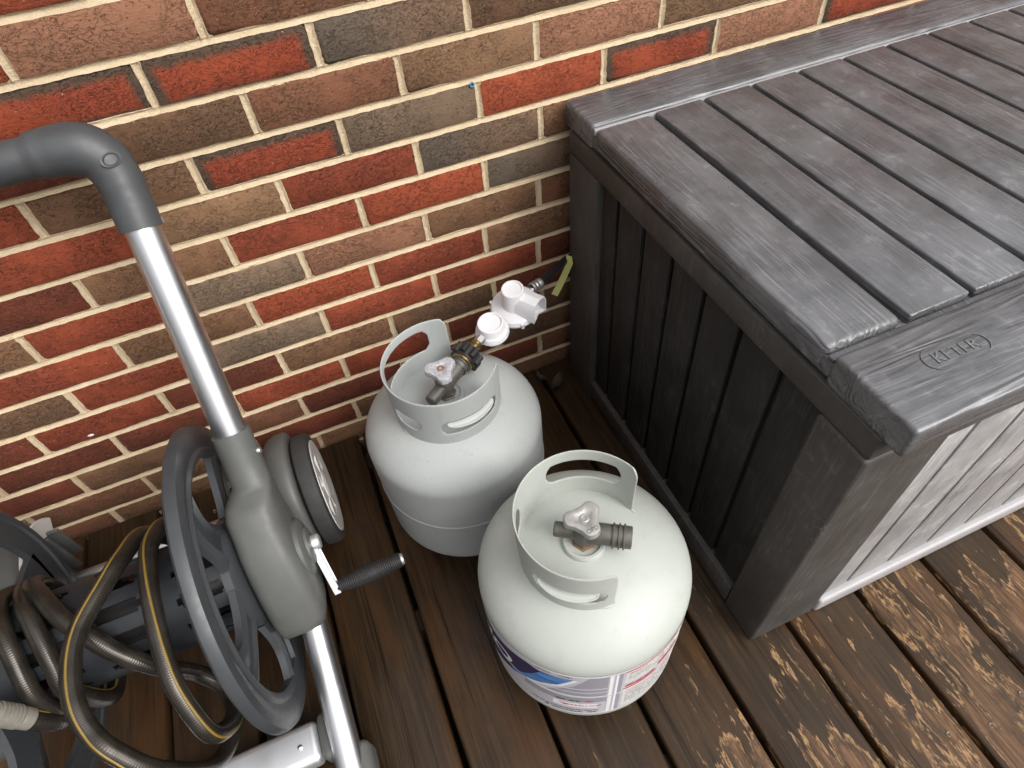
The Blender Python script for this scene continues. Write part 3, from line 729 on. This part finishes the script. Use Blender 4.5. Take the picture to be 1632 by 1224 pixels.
# ------------------------------------------------------------------ regulator and gas hose on the older tank
ra = R_(37); D = Vector((math.cos(ra), math.sin(ra), 0)); O = Vector((.144, -.294, 0)); Zr = .396
pt = lambda s, z=Zr: O+D*s+Vector((0, 0, z))
rg = thing('gas_regulator', 'white two-stage gas regulator with black hose, screwed to the older tank', 'regulator', pt(.066))
def rpart(mb, name, mat, parent=None, smooth=40):
    base = Vector(rg.location); mb.v = [tuple(Vector(v)-base) for v in mb.v]
    return mb.build(name, mat, parent or rg, smooth=smooth)
m = MB(); Mn = align(pt(.052), pt(.2)); poly = []
for i in range(72):
    t = 2*math.pi*i/72; rr = .0235+.0034*math.tanh(3*math.cos(8*t)); poly.append((rr*math.cos(t), rr*math.sin(t)))
m.prism(poly, Mn, .006, .024); m.lathe([(.0175, .0), (.0205, .001), (.0205, .0065)], 32, Mn); m.lathe([(.019, .024), (.016, .029), (.008, .030), (.0, .030)], 32, Mn)
rpart(m, 'hand_nut', 'black_plastic')
m = MB(); m.lathe([(.0178, -.0035), (.0190, -.003), (.0190, .0005), (.0172, .001)], 32, Mn); rpart(m, 'ring', 'brass')
m = MB(); m.lathe([(.0, .028), (.0075, .028), (.0075, .040), (.0095, .041), (.0095, .048), (.0, .048)], 18, Mn); rpart(m, 'brass_nipple', 'brass')
# first stage
s1 = pt(.146, .378); s2 = pt(.226, .372)
m = MB(); m.lathe([(.0, .046), (.008, .046), (.0090, .047), (.0090, .0615), (.0, .0615)], 6, Mn)
m.lathe([(.0, -.020), (.014, -.020), (.021, -.008), (.024, .003), (.0, .003)], 32, Matrix.Translation(s1)); rpart(m, 'regulator_body', 'zinc')
def cap(c, R1, R2, h1, h2, tilt):
    Mc = Matrix.Translation(c) @ tilt
    m_ = MB(); m_.lathe([(R1*.93, -.0065), (R1, -.006), (R1, -.0015), (R1*.965, .000), (R1*.955, .0035), (R1*.90, .0055), (R2*1.14, h1*.62), (R2*1.03, h1), (R2, h2-.003), (R2*.95, h2-.0006), (R2*.86, h2), (R2*.80, h2-.0012), (R2*.76, h2-.0028), (.0, h2-.0032)], 48, Mc); return m_, Mc
tilt = Matrix.Rotation(R_(8), 4, 'X') @ Matrix.Rotation(R_(-6), 4, 'Y')
m, Mc = cap(s1+Vector((0, 0, .008)), .0300, .0235, .009, .0230, tilt); rpart(m, 'bonnet', 'white_plastic')
# link between stages
m = MB(); m.lathe([(.0, 0), (.0085, 0), (.0085, .05), (.0, .05)], 16, align(s1-Vector((0, 0, .008)), s2-Vector((0, 0, .008)))); rpart(m, 'stage_link', 'zinc')
m, Mc = cap(s2+Vector((0, 0, .004)), .0460, .0205, .013, .050, tilt); big_b = rpart(m, 'bonnet', 'white_plastic')
m = MB(); m.lathe([(.0, -.026), (.024, -.026), (.037, -.013), (.041, -.003), (.0, -.003)], 36, Matrix.Translation(s2)); rpart(m, 'regulator_body', 'zinc')
for i in range(6):
    t = 2*math.pi*i/6+.4; m = MB(); cx, cy = .0456*math.cos(t), .0456*math.sin(t)
    m.lathe([(.0, -.0085), (.0034, -.0085), (.0034, .0025), (.0, .0025)], 10, Mc @ Matrix.Translation((cx, cy, 0))); rpart(m, 'lug', 'white_plastic')
# hooded vent on the big bonnet: five-sided spout, open at its end and slotted underneath
vd = Vector((.56, -.83, -.02)).normalized(); vm = align(s2+Vector((0, 0, .024)), s2+Vector((0, 0, .024))+vd)
def spout(r, k=1.): return [(r*math.cos(R_(q))*k, r*math.sin(R_(q))) for q in (-150, -128, -100, -70, -40, -10, 20, 55, 90, 125, 160, 185)]
zx = vm.to_3x3().inverted() @ Vector((0, 0, 1)); rot0 = math.atan2(zx.y, zx.x)
vm = vm @ Matrix.Rotation(rot0-math.pi/2, 4, 'Z')
prof = [(p_*1.25, q_*1.25) for p_, q_ in [(-.0165, -.016), (-.0165, .004), (-.012, .0125), (0, .0165), (.012, .0125), (.0165, .004), (.0165, -.016)]]
prof_i = [(p[0]*.88, p[1]*.88-(.0 if p[1] > -.01 else .002)) for p in prof]
m = MB(); n = len(prof); vs = [vm @ Vector((p[0], p[1], h)) for pr_ in (prof, prof_i) for h in (.004, .054) for p in pr_]
fs = []
for i in range(n-1):
    fs += [(i, i+1, n+i+1, n+i), (2*n+i, 3*n+i, 3*n+i+1, 2*n+i+1), (n+i, n+i+1, 3*n+i+1, 3*n+i), (i, 2*n+i, 2*n+i+1, i+1)]
fs += [(0, n, 3*n, 2*n), (n-1, 3*n-1, 4*n-1, 2*n-1)]
m.add(vs, fs); m.add([vm @ Vector((q[0]*1.25, q[1]*1.25, q[2])) for q in ((-.0165, -.016, .004), (-.003, -.0165, .004), (-.003, -.0165, .050), (-.0165, -.016, .054), (-.0165, -.0178, .004), (-.003, -.0183, .004), (-.003, -.0183, .050), (-.0165, -.0178, .054))], [(0,1,2,3),(7,6,5,4),(0,4,5,1),(1,5,6,2),(2,6,7,3),(3,7,4,0)])
m.add([vm @ Vector((q[0]*1.25, q[1]*1.25, q[2])) for q in ((.0165, -.016, .004), (.003, -.0165, .004), (.003, -.0165, .046), (.0165, -.016, .054), (.0165, -.0178, .004), (.003, -.0183, .004), (.003, -.0183, .046), (.0165, -.0178, .054))], [(0,1,2,3),(7,6,5,4),(0,4,5,1),(1,5,6,2),(2,6,7,3),(3,7,4,0)])
rpart(m, 'vent_hood', 'white_plastic', smooth=30)
h0 = Vector((.352, -.128, .370)); h1 = Vector((.374, -.118, .366)); h2 = Vector((.398, -.107, .362))
m = MB(); m.lathe([(.0, 0), (.0105, 0), (.0105, .016), (.0075, .018), (.0, .018)], 6, align(h0, h1)); rpart(m, 'brass_fitting', 'brass')
m = MB(); m.lathe([(.0085, 0), (.0105, .002), (.0105, .006), (.0095, .008), (.0105, .010), (.0105, .015), (.0095, .017), (.0105, .019), (.0105, .025), (.0085, .027)], 24, align(h1, h2)); rpart(m, 'crimp', 'zinc')
m = MB(); m.tube(catmull([h1+(h2-h1)*.7, h2, (.425, -.088, .358), (.455, -.068, .352), (.480, -.047, .343), (.502, -.028, .325), (.52, -.022, .28), (.535, -.02, .2), (.545, -.02, .08)], 8), .0078, 16); rpart(m, 'gas_hose', 'black_plastic')
m = MB(); tp = [Vector(p) for p in ((.485, -.052, .356), (.482, -.062, .346), (.462, -.078, .334), (.444, -.090, .320), (.430, -.098, .310))]
up = Vector((-.33, -.69, .64)).normalized(); sd = up.cross(tp[-1]-tp[0]).normalized()*.0065; up = up*.0006
vs = []
for p in tp: vs += [p-sd-up, p+sd-up, p+sd+up, p-sd+up]
fs = [(0, 1, 2, 3), (16, 19, 18, 17)]+[(i*4+k, i*4+(k+1) % 4, i*4+4+(k+1) % 4, i*4+4+k) for i in range(4) for k in range(4)]
m.add(vs, fs); rpart(m, 'hang_tag', 'tag_yellow')

# ------------------------------------------------------------------ hose reel cart
AX = Vector((0, -.41, .28)); XM = -.405
cart = thing('hose_reel_cart', 'grey and aluminium two-wheeled hose reel cart with crank beside the tanks', 'hose reel', (XM, -.41, 0))
def cpart(mb, name, mat, parent=None, bevel=0., bseg=2, smooth=40):
    base = Vector((XM, -.41, 0)); mb.v = [tuple(Vector(v)-base) for v in mb.v]
    return mb.build(name, mat, parent or cart, bevel, bseg, smooth)
def mir(f, side): return f if side > 0 else (lambda p: (2*XM-p[0], p[1], p[2]))
def sx(p, side): return Vector(p) if side > 0 else Vector((2*XM-p[0], p[1], p[2]))
for side in (1, -1):
    S = lambda x, y, z: sx((x, y, z), side)
    m = MB(); m.tube([S(-.163, -.115, .748), S(-.166, -.150, .690), S(-.175, -.300, .436), S(-.178, -.33, .385)], .0225, 28); cpart(m, 'upper_tube', 'aluminium')
    m = MB(); m.tube(catmull([S(-.180, -.415, .190), S(-.184, -.470, .150), S(-.190, -.58, .095), S(-.197, -.70, .040)], 5), .0215, 28); cpart(m, 'lower_tube', 'aluminium')
    # gearbox housing lofted along the frame
    m = MB(); path = [(-.290, .452, .0272, .0272, .175), (-.312, .416, .0276, .0276, .176), (-.332, .384, .0282, .029, .177), (-.337, .376, .0300, .034, .180), (-.342, .367, .0345, .050, .186), (-.349, .355, .0370, .060, .189), (-.364, .332, .0375, .066, .189), (-.383, .305, .0400, .072, .188), (-.404, .277, .0420, .074, .186), (-.425, .248, .0425, .072, .185), (-.444, .222, .0420, .066, .185), (-.460, .200, .0400, .057, .186), (-.470, .187, .0360, .048, .187), (-.475, .181, .028, .036, .187), (-.477, .179, .010, .013, .187)]
    tdir = Vector((0, -.53, -.85)).normalized(); nd = Vector((0, -.85, .53)).normalized(); seg = 32; vs = []; fs = []
    for (y, z, a_, b_, xc) in path:
        for k in range(seg):
            t = 2*math.pi*k/seg; ct, st_ = math.cos(t), math.sin(t); e = .50 if a_ > .0295 else 1.
            vs.append(S(-xc, 0, 0)+Vector((a_*side*math.copysign(abs(ct)**e, ct), y, z))+nd*(b_*math.copysign(abs(st_)**e, st_)*(1. if st_ > 0 else .8)))
    for i in range(len(path)-1):
        for k in range(seg): fs.append((i*seg+k, i*seg+(k+1) % seg, (i+1)*seg+(k+1) % seg, (i+1)*seg+k))
    fs += [tuple(range(seg)), tuple(range((len(path)-1)*seg, len(path)*seg))]; m.add(vs, fs)
    hs_ = cpart(m, 'housing', 'housing_plastic', smooth=50)
    bo = MB(); bo.lathe([(.047, 0), (.046, .009), (.040, .013), (.030, .014), (.028, .018), (.020, .020), (.0, .020)], 36, align(S(-.152, -.41, .28), S(-.10, -.41, .28))); cpart(bo, 'bearing_boss', 'housing_plastic', hs_)
    sc_ = MB(); sc_.lathe([(.0045, 0), (.0045, .003), (.003, .005), (.0, .005)], 12, align(S(-.150, -.318, .425), S(-.10, -.330, .43))); cpart(sc_, 'bolt', 'zinc', hs_)
    # wheel
    wc = S(-.150, -.19, .11); wm = align(wc, S(0, -.19, .11)) @ Matrix.Diagonal((1, 1, .70, 1))
    m = MB(); m.lathe([(.030, .004), (.082, .004), (.092, .010), (.096, .030), (.095, .046)], 48, wm); wh = cpart(m, 'wheel', 'rim_plastic')
    m = MB(); m.lathe([(.086, .001), (.104, .000), (.111, .006), (.1125, .014), (.1125, .036), (.110, .044), (.1035, .0475), (.094, .0475), (.093, .040)], 56, wm); cpart(m, 'tyre', 'rubber', wh)
    m = MB(); m.lathe([(.0945, .0455), (.0945, .0495), (.088, .050), (.066, .0470), (.062, .045), (.058, .038)], 48, wm)
    for i in range(6):
        t = 2*math.pi*i/6; wd = .011
        m.prism([(.024, -wd), (.066, -wd*1.3), (.066, wd*1.3), (.024, wd)], wm @ Matrix.Rotation(t, 4, 'Z'), .036, .0465)
    m.lathe([(.029, .030), (.029, .049), (.022, .053), (.012, .054), (.0, .054)], 28, wm); cpart(m, 'rim', 'rim_plastic', wh)
    # fender: rounded shell on the inner side of the wheel
    m = MB(); fm = align(S(-.155, -.185, .118), S(-.30, -.185, .118)); 
    pr = [(.0, -.002), (.108, -.002), (.116, .000), (.119, .006), (.118, .020), (.111, .036), (.097, .048), (.072, .055), (.0, .058)]
    seg = 40; vs = []; fs = []
    for r_, h in pr:
        for k in range(seg):
            t = 2*math.pi*k/seg; v_ = fm @ Vector((r_*math.cos(t), r_*math.sin(t), h)); dy, dz = v_.y+.185, v_.z-.118
            if dz < -.02: dz = -.02+(dz+.02)*.35
            vs.append((v_.x, -.185+dy, .118+dz))
    for i in range(len(pr)-1):
        for k in range(seg): fs.append((i*seg+k, i*seg+(k+1) % seg, (i+1)*seg+(k+1) % seg, (i+1)*seg+k))
    m.add(vs, fs); fe = cpart(m, 'fender', 'housing_plastic', smooth=50)
    if side > 0:
        m = MB(); m.lathe([(.0, .002), (.030, .002), (.034, .000), (.036, -.004)], 30, align(S(-.203, -.253, .150), S(-.245, -.300, .205)) @ Matrix.Diagonal((.75, 1.25, 1, 1))); cpart(m, 'reflector', 'lens_pink', fe)
        m = MB(); m.lathe([(.0050, 0), (.0050, .003), (.003, .0045), (.0, .0045)], 12, align(S(-.196, -.275, .139), S(-.22, -.33, .19))); cpart(m, 'bolt', 'zinc', fe)
    else:
        for i in range(5):
            m = MB(); y = -.185+(-.066+.033*i); hh = math.sqrt(max(.0, .090**2-(y+.185)**2))
            x0_ = 2*XM+.213; m.box(x0_-.012, x0_+.016, y-.003, y+.003, .118-.02, .118+hh); cpart(m, 'rib', 'housing_plastic', fe, .001)
        m = MB(); m.lathe([(.090, -.002), (.122, -.002), (.124, .001), (.122, .004), (.090, .004)], 44, align(S(-.205, -.185, .11), S(-.3, -.185, .11)), R_(-60), R_(150)); cpart(m, 'wheel_disc', 'rim_plastic', wh)
    # foot
    m = MB(); m.box(*( (-.196, -.160) if side > 0 else (2*XM+.160, 2*XM+.196)), -.735, -.640, .0, .062)
    ft = cpart(m, 'foot', 'housing_plastic', None, .014, 4)
    m = MB(); m.box(*( (-.161, -.153) if side > 0 else (2*XM+.153, 2*XM+.161)), -.745, -.690, .0, .030); cpart(m, 'rubber_pad', 'rubber', ft, .003)
    # socket at the end of the cross bar
    m = MB(); m.box(*( (-.232, -.2005) if side > 0 else (2*XM+.2005, 2*XM+.232)), -.651, -.577, .018, .068); cpart(m, 'bar_socket', 'housing_plastic', None, .012, 4)
m = MB(); m.box(2*XM+.2325, -.2325, -.646, -.582, .023, .063); cb = cpart(m, 'cross_bar', 'aluminium_satin', None, .012, 5)
for x in (-.262, 2*XM+.262):
    m = MB(); m.lathe([(.0042, 0), (.0042, .0012), (.0028, .0026), (.0, .003)], 14, align((x, -.616, .063), (x, -.616, .1))); cpart(m, 'rivet', 'aluminium', cb)
m = MB(); m.tube([(-.64, -.19, .11), (-.17, -.19, .11)], .0125, 24); cpart(m, 'axle', 'aluminium')
# handle
lp = [(-.1665, -.140, .706), (-.1655, -.124, .734), (-.1655, -.109, .760), (-.172, -.097, .783), (-.188, -.090, .797), (-.212, -.088, .802), (-.245, -.088, .803), (-.30, -.088, .803)]
path = catmull(lp+[(2*XM-p[0], p[1], p[2]) for p in lp[::-1]], 6)
m = MB(); n = len(path); rr = []
for i, p in enumerate(path):
    dd = min(i, n-1-i); e = abs(p.x-XM)
    rr.append(.0268 if dd < 10 else (.0268+.0055*math.exp(-((dd-24)/9)**2) if e > .16 else .0245))
m.tube(path, rr, 28); hd = cpart(m, 'handle', 'handle_plastic', smooth=60)
m = MB(); m.lathe([(.0045, 0), (.0045, .003), (.0, .004)], 12, align((-.142, -.135, .708), (-.10, -.14, .71))); cpart(m, 'bolt', 'zinc', hd)
m = MB(); m.lathe([(.0085, -.001), (.0085, .0012), (.0070, .0018), (.0058, .0006), (.0050, -.0010), (.0, -.0012)], 24, align((-.1585, -.1225, .7925), (-.12, -.19, .845)) @ Matrix.Diagonal((1, 1.5, 1, 1))); cpart(m, 'screw_recess', 'handle_plastic', hd)
# flanges
def flange(x, flip):
    F = align((x, -.41, .28), (x+.1, -.41, .28)) ; sg = 1 if not flip else -1
    m = MB(); rng = [(.184, -.004), (.184, .008), (.189, .011), (.194, .0120), (.199, .008), (.204, .009), (.212, .0125), (.224, .013), (.233, .010), (.2355, .004), (.2355, -.004), (.231, -.008), (.222, -.008), (.220, -.004), (.184, -.004)]
    m.lathe([(r, h*sg) for r, h in rng], 96, F); fl = cpart(m, 'flange', 'reel_plastic', smooth=40)
    for i in range(5):
        t0 = R_(18+72*i+(0 if not flip else 36)); s_ = MB(); N = 10; vs = []; 
        for q in range(N+1):
            r = .078+.112*q/N; t = t0+.10*math.sin(q/N*math.pi)
            wd = .026+.014*(2*q/N-1)**2; u_ = Vector((math.sin(t), 0, 0))
            # plane of the flange: y' = r cos, z' = r sin, drawn directly in world axes
            cy_, cz_ = math.cos(t), math.sin(t); py, pz = -.41+r*cy_, .28+r*cz_; ty, tz = -cz_, cy_
            for w_, h in ((-1, -.004), (-1, .006), (-.62, .010), (-.5, .004), (.5, .004), (.62, .010), (1, .006), (1, -.004)):
                vs.append((x+h*sg, py+ty*wd*w_, pz+tz*wd*w_))
        s_.add(vs, [(q*8+k, q*8+(k+1) % 8, q*8+8+(k+1) % 8, q*8+8+k) for q in range(N) for k in range(8)]+[tuple(range(8)), tuple(range(N*8, N*8+8))])
        cpart(s_, 'spoke', 'reel_plastic', fl, smooth=35)
    h_ = MB(); h_.lathe([(.0, .012*sg), (.078, .012*sg), (.086, .006*sg), (.086, -.006*sg), (.0, -.006*sg)], 48, F); cpart(h_, 'hub', 'reel_plastic', fl)
flange(-.240, False); flange(-.570, True)
# slotted drum
m = MB(); seg = 96; DR = .0765
xs_ = [-.562, -.548, -.514, -.508, -.502, -.462, -.456, -.450, -.422, -.416, -.410, -.366, -.360, -.354, -.312, -.306, -.300, -.258, -.252, -.248]
def slot(k, j):
    """round-ended slots in three bands, the middle one staggered"""
    for band, sh in (((2, 6), 0), ((8, 12), 4), ((14, 18), 0)):
        if band[0] <= j < band[1]+1:
            e = min(j-band[0], band[1]-j); q = (k+sh) % 8
            return q in ((1, 2) if e == 0 else (0, 1, 2, 3))
    return False
vs = []; fs = []
for j, x in enumerate(xs_):
    for rr_ in (DR, DR-.004):
        for k in range(seg): t = 2*math.pi*k/seg; vs.append((x, -.41+rr_*math.cos(t), .28+rr_*math.sin(t)))
V = lambda j, l, k: (j*2+l)*seg+(k % seg)
full = lambda j, k: 0 <= j < len(xs_)-1 and not slot(k % seg, j)
for j in range(len(xs_)-1):
    for k in range(seg):
        if not full(j, k): continue
        fs.append((V(j, 0, k), V(j, 0, k+1), V(j+1, 0, k+1), V(j+1, 0, k))); fs.append((V(j, 1, k), V(j+1, 1, k), V(j+1, 1, k+1), V(j, 1, k+1)))
        if not full(j, k-1): fs.append((V(j, 0, k), V(j+1, 0, k), V(j+1, 1, k), V(j, 1, k)))
        if not full(j, k+1): fs.append((V(j, 0, k+1), V(j, 1, k+1), V(j+1, 1, k+1), V(j+1, 0, k+1)))
        if not full(j-1, k): fs.append((V(j, 0, k), V(j, 1, k), V(j, 1, k+1), V(j, 0, k+1)))
        if not full(j+1, k): fs.append((V(j+1, 0, k), V(j+1, 0, k+1), V(j+1, 1, k+1), V(j+1, 1, k)))
m.add(vs, fs); dr = cpart(m, 'drum', 'reel_dark', smooth=40)
m = MB(); m.tube([(-.56, -.41, .28), (-.25, -.41, .28)], .045, 24); cpart(m, 'drum_core', 'black_plastic', dr)
# crank
m = MB(); A0 = Vector((-.1330, -.41, .28)); A1 = Vector((-.126, -.462, .216))
m.lathe([(.0, -.012), (.0115, -.012), (.0125, -.004), (.0125, .010), (.0105, .0125), (.0, .0125)], 28, align(A0, A0+Vector((.1, 0, 0))))
dv = (A1-A0).normalized(); pv = Vector((1, 0, 0)).cross(dv).normalized()
vs = []
for c_, wd in ((A0+dv*.006, .0105), (A1+dv*.008, .0080)):
    for u_, h in ((-1, -.004), (-1, .006), (-.6, .006), (-.5, .002), (.5, .002), (.6, .006), (1, .006), (1, -.004)): vs.append(c_+pv*wd*u_+Vector((h, 0, 0)))
m.add(vs, [(k, (k+1) % 8, 8+(k+1) % 8, 8+k) for k in range(8)]+[tuple(range(8))[::-1], tuple(range(8, 16))])
ck = cpart(m, 'crank', 'aluminium_satin', smooth=35)
pf = [(.0, 0), (.0085, 0)]
for i in range(30):
    u_ = i/29; r_ = .0098+.0052*math.sin(min(1, u_*1.15+.02)*math.pi*.85); pf += [(r_-.0009, .004+.098*u_), (r_, .004+.098*(u_+.010)), (r_, .004+.098*(u_+.022)), (r_-.0009, .004+.098*(u_+.030))]
pf += [(.0105, .1055), (.0, .1055)]
m = MB(); gm = align(A1+Vector((.004, 0, 0)), A1+Vector((.1, .000, .004))); m.lathe(pf, 28, gm); cpart(m, 'crank_grip', 'grip_rubber', ck, smooth=30)
m = MB(); m.lathe([(.0092, .105), (.0098, .107), (.0090, .1095), (.0, .1105)], 24, gm); cpart(m, 'grip_cap', 'zinc', ck)

# ------------------------------------------------------------------ garden hose
hose = thing('garden_hose', 'bronze garden hose with yellow stripe looped loosely over the reel drum', 'garden hose', (-.40, -.41, .38))
HR = .0122
def cyl(x, deg, rho): return (x, -.41+rho*math.cos(R_(deg)), .28+rho*math.sin(R_(deg)))
main = [cyl(-.519, 160, .113), cyl(-.510, 174, .108), cyl(-.502, -168, .103), cyl(-.500, -120, .096), cyl(-.515, -40, .091), cyl(-.532, 10, .091), cyl(-.542, 47, .091), cyl(-.526, 82, .091), cyl(-.511, 114, .091), cyl(-.506, 160, .093), cyl(-.500, -150, .095), cyl(-.500, -60, .092), cyl(-.512, 0, .091), cyl(-.517, 38, .091), cyl(-.497, 75, .091), cyl(-.481, 101, .091), cyl(-.470, 136, .091), cyl(-.471, 165, .093), cyl(-.460, -140, .096), cyl(-.480, -60, .095), cyl(-.515, 5, .094), cyl(-.497, 52, .095),
        cyl(-.468, 80, .097), cyl(-.444, 103, .098), cyl(-.419, 123, .098), cyl(-.392, 146, .099), cyl(-.364, 172, .101), (-.343, -.507, .222), (-.318, -.530, .196), (-.302, -.572, .205), (-.300, -.608, .243),
        (-.3055, -.621, .290), cyl(-.317, 160.5, .180), cyl(-.321, 146, .153), cyl(-.322, 126.6, .130), cyl(-.324, 102, .114), cyl(-.325, 72, .107), cyl(-.316, 38, .107), cyl(-.304, -8, .112), cyl(-.298, -58, .135), cyl(-.318, -105, .200),
        cyl(-.340, -150, .234), cyl(-.357, 176, .238), cyl(-.386, 161, .226), cyl(-.405, 153.5, .207), cyl(-.4145, 144.5, .186), cyl(-.416, 132.5, .157), cyl(-.406, 117.5, .133), cyl(-.378, 95, .115), cyl(-.362, 76, .108), cyl(-.353, 38, .105), cyl(-.345, -5, .115), cyl(-.35, -30, .17),
        (-.36, -.19, .08), (-.40, -.13, .03), (-.46, -.09, .015), (-.53, -.10, .014), (-.58, -.15, .014), (-.56, -.22, .014)]
pth = catmull(main, 14)
m = MB(); fr = m.tube(pth, HR, 18); m.v = [tuple(Vector(v)-Vector(hose.location)) for v in m.v]; m.build('jacket', 'hose_jacket', hose, smooth=60)
# woven stripe laid on the jacket, slowly turning round it
P_ = [p for p, t in fr]; T_ = [t for p, t in fr]; N = Vector((0, 0, 1)); N = (N-T_[0]*N.dot(T_[0])).normalized(); rows = []
twist = 0.
for i in range(len(P_)):
    N = (N-T_[i]*N.dot(T_[i])).normalized(); B = T_[i].cross(N); s_ = i/14
    ang = -1.15+.55*math.sin(s_*.42+1.0)
    rows.append([P_[i]+(N*math.cos(ang+q*.075)+B*math.sin(ang+q*.075))*(HR+(.0007 if abs(q) < 1.5 else -.0004)) for q in (-2, -1, 0, 1, 2)])
m = MB(); m.add([p-Vector(hose.location) for rw in rows for p in rw], [(i*5+k, i*5+k+1, i*5+6+k, i*5+5+k) for i in range(len(rows)-1) for k in range(4)]); m.build('stripe', 'hose_stripe', hose, smooth=60)
m = MB(); e0 = Vector(main[0]); e1 = e0+(Vector(main[0])-Vector(pth[3])).normalized()*.05
m.lathe([(.0135, -.012), (.0160, -.010), (.0160, .002), (.0150, .004)]+[q for i in range(6) for q in ((.0172, .006+i*.005), (.0172, .0085+i*.005), (.0158, .0092+i*.005), (.0158, .0105+i*.005))]+[(.0150, .038), (.0100, .038), (.0, .034)], 28, align(e0, e1) @ Matrix.Diagonal((.86, .86, 1, 1)))
m.v = [tuple(Vector(v)-Vector(hose.location)) for v in m.v]; m.build('coupling', 'coupling', hose, smooth=35)

# ------------------------------------------------------------------ small things
m = MB(); m.lathe([(.0026, 0), (.0026, .007), (.0040, .0075), (.0040, .0090), (.0026, .0090), (.0020, .0080), (.0020, .003), (.0, .003)], 18, align((0, .006, 0), (0, -.1, 0)))
o = m.build('wall_plug', 'plug_blue', None, smooth=35, loc=(.342, 0, .712)); tag(o, 'tiny blue plastic plug set in the mortar above the grey brick', 'wall plug')
rl = random.Random(9)
lf_lab = ['curled dry brown leaf on the deck behind the older tank, nearest the box', 'small dry leaf scrap on the deck behind the older tank, nearest the wall', 'dark crumpled leaf on the deck between the older tank and the box']
for i, (x, y, s_) in enumerate(((.437, -.078, .026), (.412, -.046, .016))):
    m = MB(); vs = []; fs = []; nx, ny = 9, 5
    for j in range(ny):
        for k in range(nx):
            u_ = k/(nx-1)*2-1; v_ = j/(ny-1)*2-1; wd = (1-u_*u_)**.7*.42+.02
            vs.append((u_*s_, v_*wd*s_, .004+.010*u_*u_*(1 if i else 1.4)+.008*v_*v_+rl.uniform(-.0012, .0012)))
    for j in range(ny-1):
        for k in range(nx-1): fs.append((j*nx+k, j*nx+k+1, (j+1)*nx+k+1, (j+1)*nx+k))
    m.add(vs, fs); o = m.build('dry_leaf', 'leaf_dry', None, smooth=60, loc=(x, y, .001)); o.rotation_euler.z = rl.uniform(0, 6.28)
    sm = o.modifiers.new('s', 'SOLIDIFY'); sm.thickness = .0006
    tag(o, lf_lab[i], 'leaf', 'dry leaves by the wall')

# flake of old white paint stuck to a low brick
for k, (x, z, sz, lb_) in enumerate(((-0.4797, 0.2623, .0052, 'white paint fleck stuck to a dark red brick left of the reel'),)):
    m = MB(); n = 14; rim = []
    for i in range(n):
        t = 2*math.pi*i/n; r_ = sz*(.75+.35*rl.random()); rim.append((r_*math.cos(t)*1.25, r_*math.sin(t)*.62))
    m.add([(p[0], 0, p[1]) for p in rim]+[(p[0]*.6, -.0012, p[1]*.6) for p in rim], [(i, (i+1) % n, n+(i+1) % n, n+i) for i in range(n)]+[tuple(range(n, 2*n))])
    o = m.build('paint_fleck', 'paint_chip', None, smooth=50, loc=(x, -.0012, z)); tag(o, lb_, 'paint fleck')
